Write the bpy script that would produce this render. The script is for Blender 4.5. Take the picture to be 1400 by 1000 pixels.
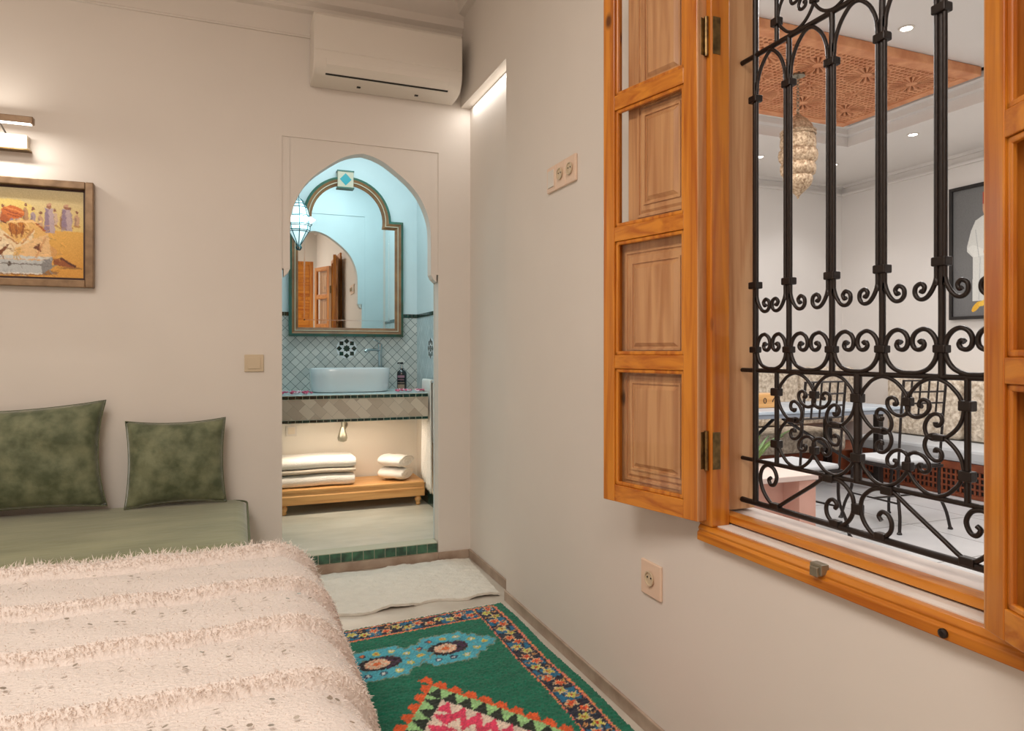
import bpy, bmesh, math, random
import numpy as np
from mathutils import Vector, Matrix
PI = math.pi
random.seed(7); rng = np.random.default_rng(7)
S = bpy.context.scene
C = S.collection
for o in list(bpy.data.objects): bpy.data.objects.remove(o)

# ------------------------------------------------------------------ camera, world, lights, exposure
YAW = math.radians(21.64)
cam = bpy.data.cameras.new('camera'); cam_o = bpy.data.objects.new('camera', cam); C.objects.link(cam_o)
cam_o.location = (0, 0, 1.25); cam_o.rotation_euler = (PI/2, 0, -YAW)
cam.sensor_width = 36; cam.lens = 945/1400*36; cam.shift_y = -18/1400; cam.clip_start = 0.02
S.camera = cam_o
w = bpy.data.worlds.new('world'); S.world = w; w.use_nodes = True
w.node_tree.nodes['Background'].inputs[0].default_value = (0.8, 0.85, 0.9, 1)
w.node_tree.nodes['Background'].inputs[1].default_value = 0.3
S.view_settings.view_transform = 'Standard'; S.view_settings.look = 'None'
S.view_settings.exposure = 0.12; S.view_settings.gamma = 1.0; S.view_settings.use_curve_mapping = False

def light(name, kind, loc, power, color, size=0.1, sy=None, rot=(0, 0, 0), spot=None, blend=0.6):
    l = bpy.data.lights.new(name, kind); l.energy = power; l.color = color
    if kind == 'AREA':
        l.size = size
        if sy: l.shape = 'RECTANGLE'; l.size_y = sy
    else: l.shadow_soft_size = size
    if kind == 'SPOT': l.spot_size = math.radians(spot); l.spot_blend = blend
    o = bpy.data.objects.new(name, l); o.location = loc; o.rotation_euler = rot; C.objects.link(o); return o
WARM = (1.0, 0.922, 0.852); NEUT = (1.0, 0.935, 0.875); CYAN = (0.80, 0.955, 0.98); COOL = (1.0, 0.975, 0.955)
# bedroom ceiling luminaires (ceiling at 3.40)
light('ceiling_light_bedroom', 'AREA', (-1.15, 1.1, 3.33), 46, WARM, 1.3, 1.3)
light('ceiling_light_bedroom_rear', 'AREA', (-0.7, -0.7, 3.33), 42, WARM, 1.2, 0.9)
light('recess_fill', 'AREA', (1.290, 3.62, 2.731), 1.2, (1, .97, .93), 0.03, 0.66)  # area light added for the bright patch in the recess, no fitting known
# patio ceiling
light('patio_light', 'AREA', (3.3, 2.3, 3.27), 50, COOL, 1.0, 1.0)
light('patio_light_far', 'AREA', (5.75, 2.9, 3.14), 34, COOL, 0.5, 1.5)
light('patio_light_left', 'AREA', (2.2, 4.6, 3.14), 44, COOL, 0.5, 1.5)
# bathroom ceiling lamp
light('bathroom_light', 'AREA', (0.75, 4.72, 2.95), 10.5, CYAN, 0.6, 0.4)
light('under_vanity_fill', 'AREA', (0.7, 5.02, 0.768), 4.2, (1, .84, .68), 0.8, 0.06)  # warm fill added to brighten below the counter, no lamp is mounted there

# ------------------------------------------------------------------ materials
def nt(m): m.use_nodes = True; return m.node_tree
def lin(c): return tuple(((v/255)/12.92 if v/255 <= .04045 else ((v/255+.055)/1.055)**2.4) for v in c)
def mat(name, rgb, rough=0.6, metal=0.0, bump=0.0, bscale=60, var=0.0, vscale=6, rgb2=None, sheen=0.0, stretch=None, spec=None, emit=None, coat=0.0, detail=3):
    m = bpy.data.materials.new(name); t = nt(m); b = t.nodes['Principled BSDF']
    c1 = lin(rgb); b.inputs['Base Color'].default_value = (*c1, 1)
    b.inputs['Roughness'].default_value = rough; b.inputs['Metallic'].default_value = metal
    if spec is not None: b.inputs['Specular IOR Level'].default_value = spec
    if coat: b.inputs['Coat Weight'].default_value = coat; b.inputs['Coat Roughness'].default_value = 0.15
    if sheen: b.inputs['Sheen Weight'].default_value = sheen; b.inputs['Sheen Roughness'].default_value = 0.35
    if emit: b.inputs['Emission Color'].default_value = (*emit[0], 1); b.inputs['Emission Strength'].default_value = emit[1]
    tc = t.nodes.new('ShaderNodeTexCoord'); mp = t.nodes.new('ShaderNodeMapping'); t.links.new(tc.outputs['Object'], mp.inputs[0])
    if stretch: mp.inputs['Scale'].default_value = stretch
    if var or rgb2:
        n = t.nodes.new('ShaderNodeTexNoise'); n.inputs['Scale'].default_value = vscale; n.inputs['Detail'].default_value = detail
        t.links.new(mp.outputs[0], n.inputs['Vector'])
        r = t.nodes.new('ShaderNodeValToRGB'); r.color_ramp.elements[0].position = .35; r.color_ramp.elements[1].position = .65
        c2 = lin(rgb2) if rgb2 else tuple(v*(1-var) for v in c1)
        r.color_ramp.elements[0].color = (*c2, 1); r.color_ramp.elements[1].color = (*c1, 1)
        t.links.new(n.outputs[0], r.inputs[0]); t.links.new(r.outputs[0], b.inputs['Base Color'])
    if bump:
        n = t.nodes.new('ShaderNodeTexNoise'); n.inputs['Scale'].default_value = bscale; n.inputs['Detail'].default_value = 4
        t.links.new(mp.outputs[0], n.inputs['Vector'])
        bp = t.nodes.new('ShaderNodeBump'); bp.inputs['Strength'].default_value = bump; bp.inputs['Distance'].default_value = 0.01
        t.links.new(n.outputs[0], bp.inputs['Height']); t.links.new(bp.outputs[0], b.inputs['Normal'])
    return m
def wood(name, light_c, dark_c, axis, rough=0.35, coat=0.0, scale=1.0, knots=True, tint=None):
    m = bpy.data.materials.new(name); t = nt(m); b = t.nodes['Principled BSDF']; L = t.links
    tc = t.nodes.new('ShaderNodeTexCoord'); mp = t.nodes.new('ShaderNodeMapping'); L.new(tc.outputs['Object'], mp.inputs[0])
    sc = [22*scale]*3; sc[axis] = 1.1*scale; mp.inputs['Scale'].default_value = sc
    n = t.nodes.new('ShaderNodeTexNoise'); n.inputs['Scale'].default_value = 1.6; n.inputs['Detail'].default_value = 5; n.inputs['Distortion'].default_value = 0.7
    L.new(mp.outputs[0], n.inputs['Vector'])
    r = t.nodes.new('ShaderNodeValToRGB'); e = r.color_ramp.elements
    e[0].position = .36; e[0].color = (*lin(dark_c), 1); e[1].position = .60; e[1].color = (*lin(light_c), 1)
    L.new(n.outputs[0], r.inputs[0]); out = r.outputs[0]
    if knots:
        mk = t.nodes.new('ShaderNodeMapping'); ks = [4.5]*3; ks[axis] = 2.6; mk.inputs['Scale'].default_value = ks; L.new(tc.outputs['Object'], mk.inputs[0])
        v = t.nodes.new('ShaderNodeTexVoronoi'); v.inputs['Scale'].default_value = 1.0; L.new(mk.outputs[0], v.inputs['Vector'])
        kr = t.nodes.new('ShaderNodeValToRGB'); kr.color_ramp.elements[0].position = .035; kr.color_ramp.elements[0].color = (1, 1, 1, 1)
        kr.color_ramp.elements[1].position = .085; kr.color_ramp.elements[1].color = (0, 0, 0, 1); L.new(v.outputs['Distance'], kr.inputs[0])
        mx = t.nodes.new('ShaderNodeMix'); mx.data_type = 'RGBA'; L.new(kr.outputs[0], mx.inputs[0]); L.new(out, mx.inputs[6])
        mx.inputs[7].default_value = (*[x*.30 for x in lin(dark_c)], 1); out = mx.outputs[2]
    L.new(out, b.inputs['Base Color']); b.inputs['Roughness'].default_value = rough
    if coat: b.inputs['Coat Weight'].default_value = coat; b.inputs['Coat Roughness'].default_value = .12
    bp = t.nodes.new('ShaderNodeBump'); bp.inputs['Strength'].default_value = .12; bp.inputs['Distance'].default_value = .004
    L.new(n.outputs[0], bp.inputs['Height']); L.new(bp.outputs[0], b.inputs['Normal'])
    return m
def colmat(name, rough=0.9, sheen=0.0, bump=0):
    m = bpy.data.materials.new(name); t = nt(m); b = t.nodes['Principled BSDF']
    a = t.nodes.new('ShaderNodeAttribute'); a.attribute_name = 'Col'; t.links.new(a.outputs['Color'], b.inputs['Base Color'])
    b.inputs['Roughness'].default_value = rough
    if sheen: b.inputs['Sheen Weight'].default_value = sheen
    return m
def tilemat(name, c1, c2, grout, size, plane='xz', rot=45, rough=.25, mortar=.03, off=0.0, ratio=1.0):
    m = bpy.data.materials.new(name); t = nt(m); b = t.nodes['Principled BSDF']; L = t.links
    tc = t.nodes.new('ShaderNodeTexCoord'); sp = t.nodes.new('ShaderNodeSeparateXYZ'); cb = t.nodes.new('ShaderNodeCombineXYZ')
    L.new(tc.outputs['Object'], sp.inputs[0])
    ix = {'x': 0, 'y': 1, 'z': 2}; L.new(sp.outputs[ix[plane[0]]], cb.inputs[0]); L.new(sp.outputs[ix[plane[1]]], cb.inputs[1])
    mp = t.nodes.new('ShaderNodeMapping'); mp.inputs['Rotation'].default_value = (0, 0, math.radians(rot)); L.new(cb.outputs[0], mp.inputs[0])
    br = t.nodes.new('ShaderNodeTexBrick'); br.offset = off; br.inputs['Scale'].default_value = 1/size
    br.inputs['Mortar Size'].default_value = mortar; br.inputs['Mortar Smooth'].default_value = .1; br.inputs['Bias'].default_value = 0
    br.inputs['Brick Width'].default_value = ratio; br.inputs['Row Height'].default_value = 1
    for k, c in ((1, c1), (2, c2), (3, grout)): br.inputs[k].default_value = (*lin(c), 1)
    L.new(mp.outputs[0], br.inputs[0]); L.new(br.outputs[0], b.inputs['Base Color']); b.inputs['Roughness'].default_value = rough
    bp = t.nodes.new('ShaderNodeBump'); bp.inputs['Strength'].default_value = .5; bp.inputs['Distance'].default_value = .002; bp.invert = True
    L.new(br.outputs[1], bp.inputs['Height']); L.new(bp.outputs[0], b.inputs['Normal'])
    return m

M = {}
M['plaster'] = mat('plaster', (226, 218, 209), .75, bump=.08, bscale=9, var=.03, vscale=2)
M['ceiling'] = mat('ceiling_paint', (226, 218, 208), .8)
M['patio_plaster'] = mat('patio_plaster', (224, 219, 214), .7, bump=.05, bscale=9)
M['bath_plaster'] = mat('tadelakt', (214, 228, 230), .45, bump=.06, bscale=6, var=.05, vscale=3)
M['bath_low'] = mat('bath_low_plaster', (232, 224, 210), .6)
M['floor'] = mat('floor_marble', (214, 205, 192), .35, var=.08, vscale=5, rgb2=(196, 186, 172), detail=8)
M['bath_floor'] = mat('bathroom_marble', (204, 203, 190), .3, rgb2=(184, 184, 170), vscale=3, detail=9, stretch=(1, 3, 1))
M['skirting'] = mat('skirting_marble', (186, 166, 148), .35, rgb2=(158, 134, 116), vscale=9, detail=6)
M['stone_white'] = mat('sill_marble', (226, 214, 206), .3, rgb2=(205, 190, 182), vscale=6)
M['green_tile'] = mat('green_zellige', (58, 112, 82), .12, rgb2=(26, 62, 44), vscale=22, coat=.4)
M['dark_green_tile'] = mat('dark_green_zellige', (22, 66, 56), .12, rgb2=(10, 34, 30), vscale=25, coat=.4)
M['grout'] = mat('grout', (190, 190, 170), .9)
M['oz'] = wood('varnished_pine_upright', (208, 132, 40), (172, 92, 18), 2, .3, .35)
M['oy'] = wood('varnished_pine_rail', (208, 132, 40), (172, 92, 18), 1, .3, .35)
M['ox'] = wood('varnished_pine_cross', (208, 132, 40), (172, 92, 18), 0, .3, .35)
M['pz'] = wood('pale_pine_upright', (214, 168, 122), (188, 132, 84), 2, .5)
M['pan'] = wood('shutter_pine', (206, 156, 106), (178, 122, 74), 2, .4, .2)
M['bench'] = wood('bench_pine', (228, 176, 112), (204, 146, 84), 0, .4, .1, knots=False)
M['iron'] = mat('wrought_iron', (40, 33, 30), .38, .35, bump=.15, bscale=50, spec=.5)
M['brass'] = mat('aged_brass', (150, 122, 78), .35, .9, rgb2=(104, 86, 58), vscale=40)
M['glass'] = bpy.data.materials.new('window_glass'); t = nt(M['glass']); t.nodes.remove(t.nodes['Principled BSDF'])
_o = t.nodes['Material Output']; _tr = t.nodes.new('ShaderNodeBsdfTransparent'); _gl = t.nodes.new('ShaderNodeBsdfGlossy'); _gl.inputs['Roughness'].default_value = .03
_lw = t.nodes.new('ShaderNodeLayerWeight'); _lw.inputs['Blend'].default_value = .5; _pw = t.nodes.new('ShaderNodeMath'); _pw.operation = 'POWER'; _pw.inputs[1].default_value = 4; t.links.new(_lw.outputs['Facing'], _pw.inputs[0])
_fr = t.nodes.new('ShaderNodeMath'); _fr.operation = 'MULTIPLY_ADD'; _fr.inputs[1].default_value = .5; _fr.inputs[2].default_value = .04; t.links.new(_pw.outputs[0], _fr.inputs[0]); _mx = t.nodes.new('ShaderNodeMixShader')
t.links.new(_fr.outputs[0], _mx.inputs[0]); t.links.new(_tr.outputs[0], _mx.inputs[1]); t.links.new(_gl.outputs[0], _mx.inputs[2]); t.links.new(_mx.outputs[0], _o.inputs[0])
M['mirror'] = mat('mirror_silver', (240, 246, 246), .01, 1.0)
M['bevel'] = mat('mirror_bevel', (235, 240, 240), .12, 1.0)
M['velvet'] = mat('green_velvet', (124, 128, 98), .75, rgb2=(78, 86, 60), vscale=13, sheen=.6, bump=.3, bscale=40, detail=14)
M['sofa'] = mat('sage_velvet', (150, 152, 118), .7, rgb2=(126, 130, 98), vscale=4, sheen=.5, bump=.2, bscale=16, detail=5, stretch=(.6, 1.6, 1))
M['seam'] = mat('green_piping', (96, 102, 74), .8)
M['blanket'] = mat('cream_wool', (232, 221, 213), .95, sheen=.3, bump=.6, bscale=110)
M['fringe'] = mat('cream_fringe', (246, 240, 234), .95, rgb2=(242, 232, 224), vscale=14)
t = M['fringe'].node_tree; _p = t.nodes['Principled BSDF']; _o = t.nodes['Material Output']; _tl = t.nodes.new('ShaderNodeBsdfTranslucent'); _tl.inputs[0].default_value = (*lin((250, 238, 230)), 1)
_m = t.nodes.new('ShaderNodeMixShader'); _m.inputs[0].default_value = .36; t.links.new(_p.outputs[0], _m.inputs[1]); t.links.new(_tl.outputs[0], _m.inputs[2]); t.links.new(_m.outputs[0], _o.inputs[0])
M['sequin'] = mat('silver_sequin', (186, 176, 164), .35, .7)
M['linen'] = mat('bed_linen', (226, 214, 200), .9)
M['white_plastic'] = mat('white_plastic', (222, 214, 203), .4)
M['cream_plastic'] = mat('cream_plastic', (226, 212, 190), .4)
M['tan_plastic'] = mat('tan_plastic', (208, 190, 162), .4)
M['pink_plastic'] = mat('beige_plastic', (232, 204, 180), .4)
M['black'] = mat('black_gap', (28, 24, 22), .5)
M['ceramic'] = mat('white_ceramic', (226, 232, 234), .12, coat=.5)
M['chrome'] = mat('chrome', (200, 206, 208), .12, 1.0)
M['towel'] = mat('white_towel', (240, 236, 228), .95, bump=.6, bscale=160)
M['stripe'] = mat('taupe_towel_band', (196, 184, 168), .95, bump=.4, bscale=160)
M['mat'] = mat('white_wool_mat', (232, 226, 214), .95, bump=1.0, bscale=45, var=.06, vscale=20)
M['bottle'] = mat('black_bottle', (20, 24, 28), .15, coat=.5)
M['boucle'] = mat('boucle', (238, 226, 208), .95, bump=1.0, bscale=70, rgb2=(184, 166, 144), vscale=30, detail=6)
M['frame_gold'] = mat('frame_wood', (150, 122, 92), .4, .3, rgb2=(124, 98, 72), vscale=20)
M['frame_dark'] = mat('frame_slip', (64, 34, 24), .5)
M['mirror_green'] = mat('mirror_green_paint', (56, 108, 96), .4, rgb2=(70, 90, 66), vscale=12)
M['mirror_brown'] = mat('mirror_brown_paint', (150, 106, 66), .4, rgb2=(124, 84, 52), vscale=12)
M['mirror_tan'] = mat('mirror_bone', (196, 184, 160), .5)
M['teal'] = mat('teal_inlay', (40, 150, 160), .3)
M['terracotta'] = mat('carved_cedar', (224, 158, 112), .6, rgb2=(204, 132, 88), vscale=10, bump=.2, bscale=60)
M['fret_shade'] = mat('fret_hole_shade', (74, 38, 22), .8)  # dark colour standing for the shade inside the pierced holes
M['brass_pierced'] = mat('pierced_brass', (212, 188, 158), .38, .6, rgb2=(150, 122, 94), vscale=60, bump=.5, bscale=120, detail=5)
M['pink'] = mat('pink_plaster', (220, 172, 156), .8, rgb2=(206, 156, 138), vscale=4)
M['pink_light'] = mat('pink_marble', (222, 200, 190), .5)
M['table'] = mat('pale_blue_stone', (196, 208, 218), .25, rgb2=(178, 192, 206), vscale=4)
M['table_edge'] = mat('slate_edge', (140, 148, 160), .5)
M['seat_pad'] = mat('grey_canvas', (186, 188, 190), .85)
M['lattice'] = mat('red_cedar', (136, 70, 38), .5, rgb2=(110, 52, 28), vscale=12)
M['patio_floor'] = mat('patio_marble', (206, 206, 206), .25, rgb2=(190, 190, 192), vscale=2, detail=8)
M['leaf'] = mat('leaf', (120, 150, 80), .5, rgb2=(84, 116, 60), vscale=10)
M['lamp_glow'] = mat('downlight_glow', (255, 255, 255), .5, emit=((1, .97, .92), 14))
M['led'] = mat('picture_lamp_led', (255, 250, 240), .5, emit=((1, .92, .8), 5))
M['lantern_glass'] = mat('lantern_glass', (220, 245, 248), .4, emit=((.70, .94, 1), .55))
M['lantern_wire'] = mat('lantern_wire', (40, 90, 95), .4, .5)
M['petal'] = mat('rose_petal', (190, 40, 80), .6, rgb2=(232, 120, 150), vscale=30)
M['petal_pale'] = mat('pale_petal', (236, 206, 214), .6)
M['pipe'] = mat('drain_pipe', (150, 144, 126), .4, .7)
M['paint'] = colmat('canvas_paint', .6)
M['rug'] = colmat('rug_wool', .95, .15)
M['tile_wall'] = tilemat('splashback_tile', (214, 214, 208), (188, 192, 188), (104, 114, 112), .052, 'xz', 45, mortar=.035)
M['tile_side'] = tilemat('side_tile', (200, 216, 218), (184, 200, 204), (150, 166, 170), .052, 'yz', 45, mortar=.02)
M['tile_front'] = tilemat('counter_front_tile', (222, 208, 190), (184, 166, 148), (160, 146, 130), .062, 'xz', 45, mortar=.012, ratio=1.5, off=.5)
M['floor_line'] = mat('floor_joint', (120, 118, 112), .8)

# ------------------------------------------------------------------ mesh building
class MB:
    def __init__(s): s.v = []; s.f = []
    def add(s, vs, fs):
        n = len(s.v); s.v.extend([tuple(p) for p in vs]); s.f.extend([tuple(i+n for i in f) for f in fs]); return s
    def box(s, x0, x1, y0, y1, z0, z1, T=None):
        vs = [(x, y, z) for z in (z0, z1) for y in (y0, y1) for x in (x0, x1)]
        if T is not None: vs = [T @ Vector(v) for v in vs]
        return s.add(vs, [(0, 2, 3, 1), (4, 5, 7, 6), (0, 1, 5, 4), (2, 6, 7, 3), (0, 4, 6, 2), (1, 3, 7, 5)])
    def prism(s, poly, d0, d1, axis='y', T=None):
        # poly of 2D points; extruded along axis from d0 to d1
        def P(a, b, d): return {'y': (a, d, b), 'x': (d, a, b), 'z': (a, b, d)}[axis]
        n = len(poly); vs = [P(a, b, d0) for a, b in poly]+[P(a, b, d1) for a, b in poly]
        if T is not None: vs = [T @ Vector(v) for v in vs]
        return s.add(vs, [tuple(range(n)), tuple(range(2*n-1, n-1, -1))]+[(i, i+n, (i+1) % n+n, (i+1) % n) for i in range(n)])
    def tube(s, pts, r, seg=8, closed=False, taper=None, caps=True):
        pts = [Vector(p) for p in pts]; n = len(pts); rings = []
        prev = None
        for i, p in enumerate(pts):
            if closed: d = pts[(i+1) % n]-pts[i-1]
            else: d = pts[min(i+1, n-1)]-pts[max(i-1, 0)]
            if d.length < 1e-9: d = Vector((0, 0, 1))
            d.normalize()
            if prev is None:
                a = Vector((0, 0, 1)) if abs(d.z) < .9 else Vector((1, 0, 0)); u = d.cross(a).normalized()
            else:
                u = prev-d*prev.dot(d)
                u = u.normalized() if u.length > 1e-6 else d.orthogonal().normalized()
            prev = u; w_ = d.cross(u)
            rr = r if taper is None else r*taper(i/(n-1))
            rings.append([p+u*math.cos(2*PI*k/seg)*rr+w_*math.sin(2*PI*k/seg)*rr for k in range(seg)])
        vs = [v for R_ in rings for v in R_]; fs = []
        for i in range(n if closed else n-1):
            j = (i+1) % n
            for k in range(seg): fs.append((i*seg+k, i*seg+(k+1) % seg, j*seg+(k+1) % seg, j*seg+k))
        if not closed and caps: fs.append(tuple(range(seg-1, -1, -1))); fs.append(tuple((n-1)*seg+k for k in range(seg)))
        return s.add(vs, fs)
    def lathe(s, prof, c, seg=24, mod=None, T=None):
        # prof: list of (r, z); c = (x, y, z base)
        vs = []; fs = []; n = len(prof)
        for r, z in prof:
            for k in range(seg):
                a = 2*PI*k/seg; rr = r*(mod(a, z) if mod else 1)
                vs.append((c[0]+rr*math.cos(a), c[1]+rr*math.sin(a), c[2]+z))
        if T is not None: vs = [T @ Vector(v) for v in vs]
        for i in range(n-1):
            for k in range(seg): fs.append((i*seg+k, i*seg+(k+1) % seg, (i+1)*seg+(k+1) % seg, (i+1)*seg+k))
        fs.append(tuple(range(seg-1, -1, -1))); fs.append(tuple((n-1)*seg+k for k in range(seg)))
        return s.add(vs, fs)
    def grid(s, P, closed_u=False):
        # P: list of rows of points
        nu = len(P); nv = len(P[0]); vs = [p for row in P for p in row]; fs = []
        for i in range(nu if closed_u else nu-1):
            j = (i+1) % nu
            for k in range(nv-1): fs.append((i*nv+k, i*nv+k+1, j*nv+k+1, j*nv+k))
        return s.add(vs, fs)

def finish(o, bevel, smooth, sub):
    me = o.data
    if smooth:
        me.polygons.foreach_set('use_smooth', [True]*len(me.polygons))
        if smooth is not True: me.set_sharp_from_angle(angle=math.radians(smooth))
    if bevel:
        md = o.modifiers.new('bevel', 'BEVEL'); md.width = bevel; md.segments = 2; md.limit_method = 'ANGLE'; md.angle_limit = math.radians(40)
    if sub:
        md = o.modifiers.new('subdivision', 'SUBSURF'); md.levels = sub; md.render_levels = sub
def origin_of(o):
    p = Vector((0, 0, 0))
    while o is not None: p += o.location; o = o.parent
    return p
def obj(name, mb, material, parent=None, loc=None, bevel=0, smooth=0, sub=0, label=None, kind=None, fix=True):
    me = bpy.data.meshes.new(name)
    base = origin_of(parent) if parent is not None else Vector(loc or (0, 0, 0))
    me.from_pydata([tuple(Vector(v)-base) for v in mb.v], [], mb.f)
    if fix:
        bm = bmesh.new(); bm.from_mesh(me); bmesh.ops.recalc_face_normals(bm, faces=bm.faces); bm.to_mesh(me); bm.free()
    me.materials.append(material)
    o = bpy.data.objects.new(name, me); C.objects.link(o)
    if parent is not None: o.parent = parent
    elif loc: o.location = loc
    finish(o, bevel, smooth, sub)
    if label: o['label'] = label
    if kind: o['kind'] = kind
    return o
def thing(name, label, cat, loc=(0, 0, 0), group=None):
    o = bpy.data.objects.new(name, None); C.objects.link(o); o.location = loc; o.empty_display_size = .1
    o['label'] = label; o['category'] = cat
    if group: o['group'] = group
    return o
def tag(o, label, cat, group=None):
    o['label'] = label; o['category'] = cat
    if group: o['group'] = group
    return o
def struct(name, mb, m, **k): return obj(name, mb, m, kind='structure', **k)
def dup(root, loc, label=None, group=None):
    r = root.copy(); C.objects.link(r); r.location = loc
    if label: r['label'] = label
    if group: r['group'] = group
    for ch in list(root.children):
        c = ch.copy(); C.objects.link(c); c.parent = r
        for g in ch.children:
            d = g.copy(); C.objects.link(d); d.parent = c
    return r
def cr(pts, n=8, closed=False):
    # Catmull-Rom through points of any dimension
    P = [np.array(p, float) for p in pts]; out = []; m = len(P)
    rng_ = range(m) if closed else range(m-1)
    for i in rng_:
        p0 = P[i-1] if (i > 0 or closed) else P[0]; p1 = P[i]; p2 = P[(i+1) % m]; p3 = P[(i+2) % m] if (closed or i+2 < m) else P[-1]
        for k in range(n):
            t_ = k/n; out.append(.5*((2*p1)+(-p0+p2)*t_+(2*p0-5*p1+4*p2-p3)*t_*t_+(-p0+3*p1-3*p2+p3)*t_**3))
    if not closed: out.append(P[-1])
    return out
def colgrid(name, pts, cols, nu, nv, material, parent=None, loc=None):
    # pts (nu*nv,3) vertex positions, cols (nu*nv,3) linear
    base = origin_of(parent) if parent is not None else Vector(loc or (0, 0, 0))
    me = bpy.data.meshes.new(name)
    i, j = np.meshgrid(np.arange(nu-1), np.arange(nv-1), indexing='ij')
    a = (i*nv+j).ravel(); F = np.stack([a, a+1, a+nv+1, a+nv], 1)
    pts = np.asarray(pts)-np.array(base)
    me.vertices.add(nu*nv); me.vertices.foreach_set('co', pts.astype(np.float32).ravel())
    me.loops.add(F.size); me.loops.foreach_set('vertex_index', F.astype(np.int32).ravel())
    me.polygons.add(len(F)); me.polygons.foreach_set('loop_start', np.arange(0, F.size, 4, dtype=np.int32))
    me.update(calc_edges=True); me.validate()
    ca = me.color_attributes.new('Col', 'FLOAT_COLOR', 'POINT')
    ca.data.foreach_set('color', np.concatenate([cols, np.ones((nu*nv, 1))], 1).astype(np.float32).ravel())
    me.materials.append(material)
    o = bpy.data.objects.new(name, me); C.objects.link(o)
    if parent is not None: o.parent = parent
    elif loc: o.location = loc
    return o
def linarr(a):
    a = np.asarray(a, float)/255; return np.where(a <= .04045, a/12.92, ((a+.055)/1.055)**2.4)
class Raster:
    def __init__(s, W, H, bg): s.W = W; s.H = H; s.a = np.zeros((H, W, 3))+np.array(bg, float); s.Y, s.X = np.mgrid[0:H, 0:W]
    def put(s, m, c, al=1.0): s.a[m] = s.a[m]*(1-al)+np.array(c, float)*al
    def ell(s, cx, cy, rx, ry, c, rot=0, al=1):
        t_ = math.radians(rot); dx = s.X-cx; dy = s.Y-cy; u = dx*math.cos(t_)+dy*math.sin(t_); v = -dx*math.sin(t_)+dy*math.cos(t_)
        s.put((u/rx)**2+(v/ry)**2 <= 1, c, al)
    def poly(s, P, c, al=1):
        m = np.zeros((s.H, s.W), bool); n = len(P)
        for i in range(n):
            x1, y1 = P[i]; x2, y2 = P[(i+1) % n]
            if y1 == y2: continue
            cond = ((s.Y >= min(y1, y2)) & (s.Y < max(y1, y2))); xi = x1+(s.Y-y1)*(x2-x1)/(y2-y1); m ^= cond & (s.X < xi)
        s.put(m, c, al)
    def line(s, x1, y1, x2, y2, w_, c, al=1):
        L_ = math.hypot(x2-x1, y2-y1)+1e-9; t_ = np.clip(((s.X-x1)*(x2-x1)+(s.Y-y1)*(y2-y1))/L_**2, 0, 1)
        s.put(np.hypot(s.X-(x1+t_*(x2-x1)), s.Y-(y1+t_*(y2-y1))) <= w_/2, c, al)
    def noise(s, k): s.a = np.clip(s.a+rng.normal(0, k, (s.H, s.W, 1)), 0, 255)
# ================================================================== SETTING: bedroom shell
XM = 1.258; XR = 1.319; YB = 4.015; YREC = 3.25; ZREC = 2.735; ZC = 3.40
XL = -3.0; YREAR = -1.4; XO = 1.44            # XO: patio side of the window wall
WY0, WY1, WZ0, WZ1 = 0.72, 1.69, 0.76, 2.50  # window hole
m = MB().box(XL, 1.5, YREAR, YB+.02, -.1, 0); struct('floor', m, M['floor'])
m = MB().box(XL, 1.5, YREAR, YB+.1, ZC, ZC+.1); struct('ceiling', m, M['ceiling'])
m = MB().box(XL-.1, XL, YREAR, YB+.1, 0, ZC); struct('wall_left', m, M['plaster'])
# rear wall with a tall panelled wooden door
m = MB().box(XL-.1, .36, YREAR-.1, YREAR, 0, ZC).box(.36, 1.5, YREAR-.1, YREAR, 2.8, ZC).box(1.2, 1.5, YREAR-.1, YREAR, 0, 2.8); struct('wall_rear', m, M['plaster'])
m = MB().box(.36, 1.2, YREAR-.06, YREAR-.02, 0, 2.8)
d = struct('door_1', m, M['oz'])
m = MB()
for k in range(9):
    z0 = .10+k*.30
    for x0, x1 in ((.42, .75), (.81, 1.14)):
        m.prism([(x0, z0), (x1, z0), (x1, z0+.25), (x0, z0+.25)], YREAR-.02, YREAR-.004)
obj('door_panel', m, M['ox'], d, bevel=.008)
m = MB()
for x in (.36, .75, 1.14): m.box(x, x+.06, YREAR-.02, YREAR+.004, 0, 2.8)
for k in range(10): m.box(.36, 1.2, YREAR-.02, YREAR+.002, .04+k*.30 if k else 0, .10+k*.30)
obj('door_rail', m, M['oz'], d, bevel=.003)
# right wall: window opening and shallow recess next to the corner
m = MB()
m.box(XM, XO, YREAR, WY0, 0, ZC).box(XM, XO, WY1, YREC, 0, ZC).box(XM, XO, WY0, WY1, 0, WZ0).box(XM, XO, WY0, WY1, WZ1, ZC)
m.box(XM, XO, YREC, YB+.1, ZREC, ZC).box(XR, XO, YREC, YB+.1, 0, ZREC)
struct('wall_right', m, M['plaster'])
# back wall with horseshoe-less pointed arch door, drawn in a shallow square panel
AX = .672
half = [(0, 2.396), (.07, 2.380), (.149, 2.340), (.274, 2.243), (.346, 2.150), (.392, 2.030), (.402, 1.90), (.402, 1.715)]
hp = cr(half, 6)
R_ = [(AX+p[0], p[1]) for p in hp]; Lf = [(AX-p[0], p[1]) for p in hp]
JL, JR, PT = .231, 1.112, 2.447
T0, T1 = YB+.006, YB+.088
m = MB()
m.box(XL, JL-.004, YB, T1, 0, ZC).box(JR+.006, XR, YB, T1, 0, ZC).box(JL-.004, JR+.006, YB, T1, PT, ZC)
arch = Lf[::-1]+R_[1:]
n = len(arch); vs = []
for x, z in arch: vs += [(x, T0, z), (x, T1, z), (x, T0, PT), (x, T1, PT)]
fs = []
for i in range(n-1):
    a, b2 = 4*i, 4*(i+1)
    fs += [(a, b2, b2+2, a+2), (a+1, a+3, b2+3, b2+1), (a, a+1, b2+1, b2)]
m.add(vs, fs)
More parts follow.
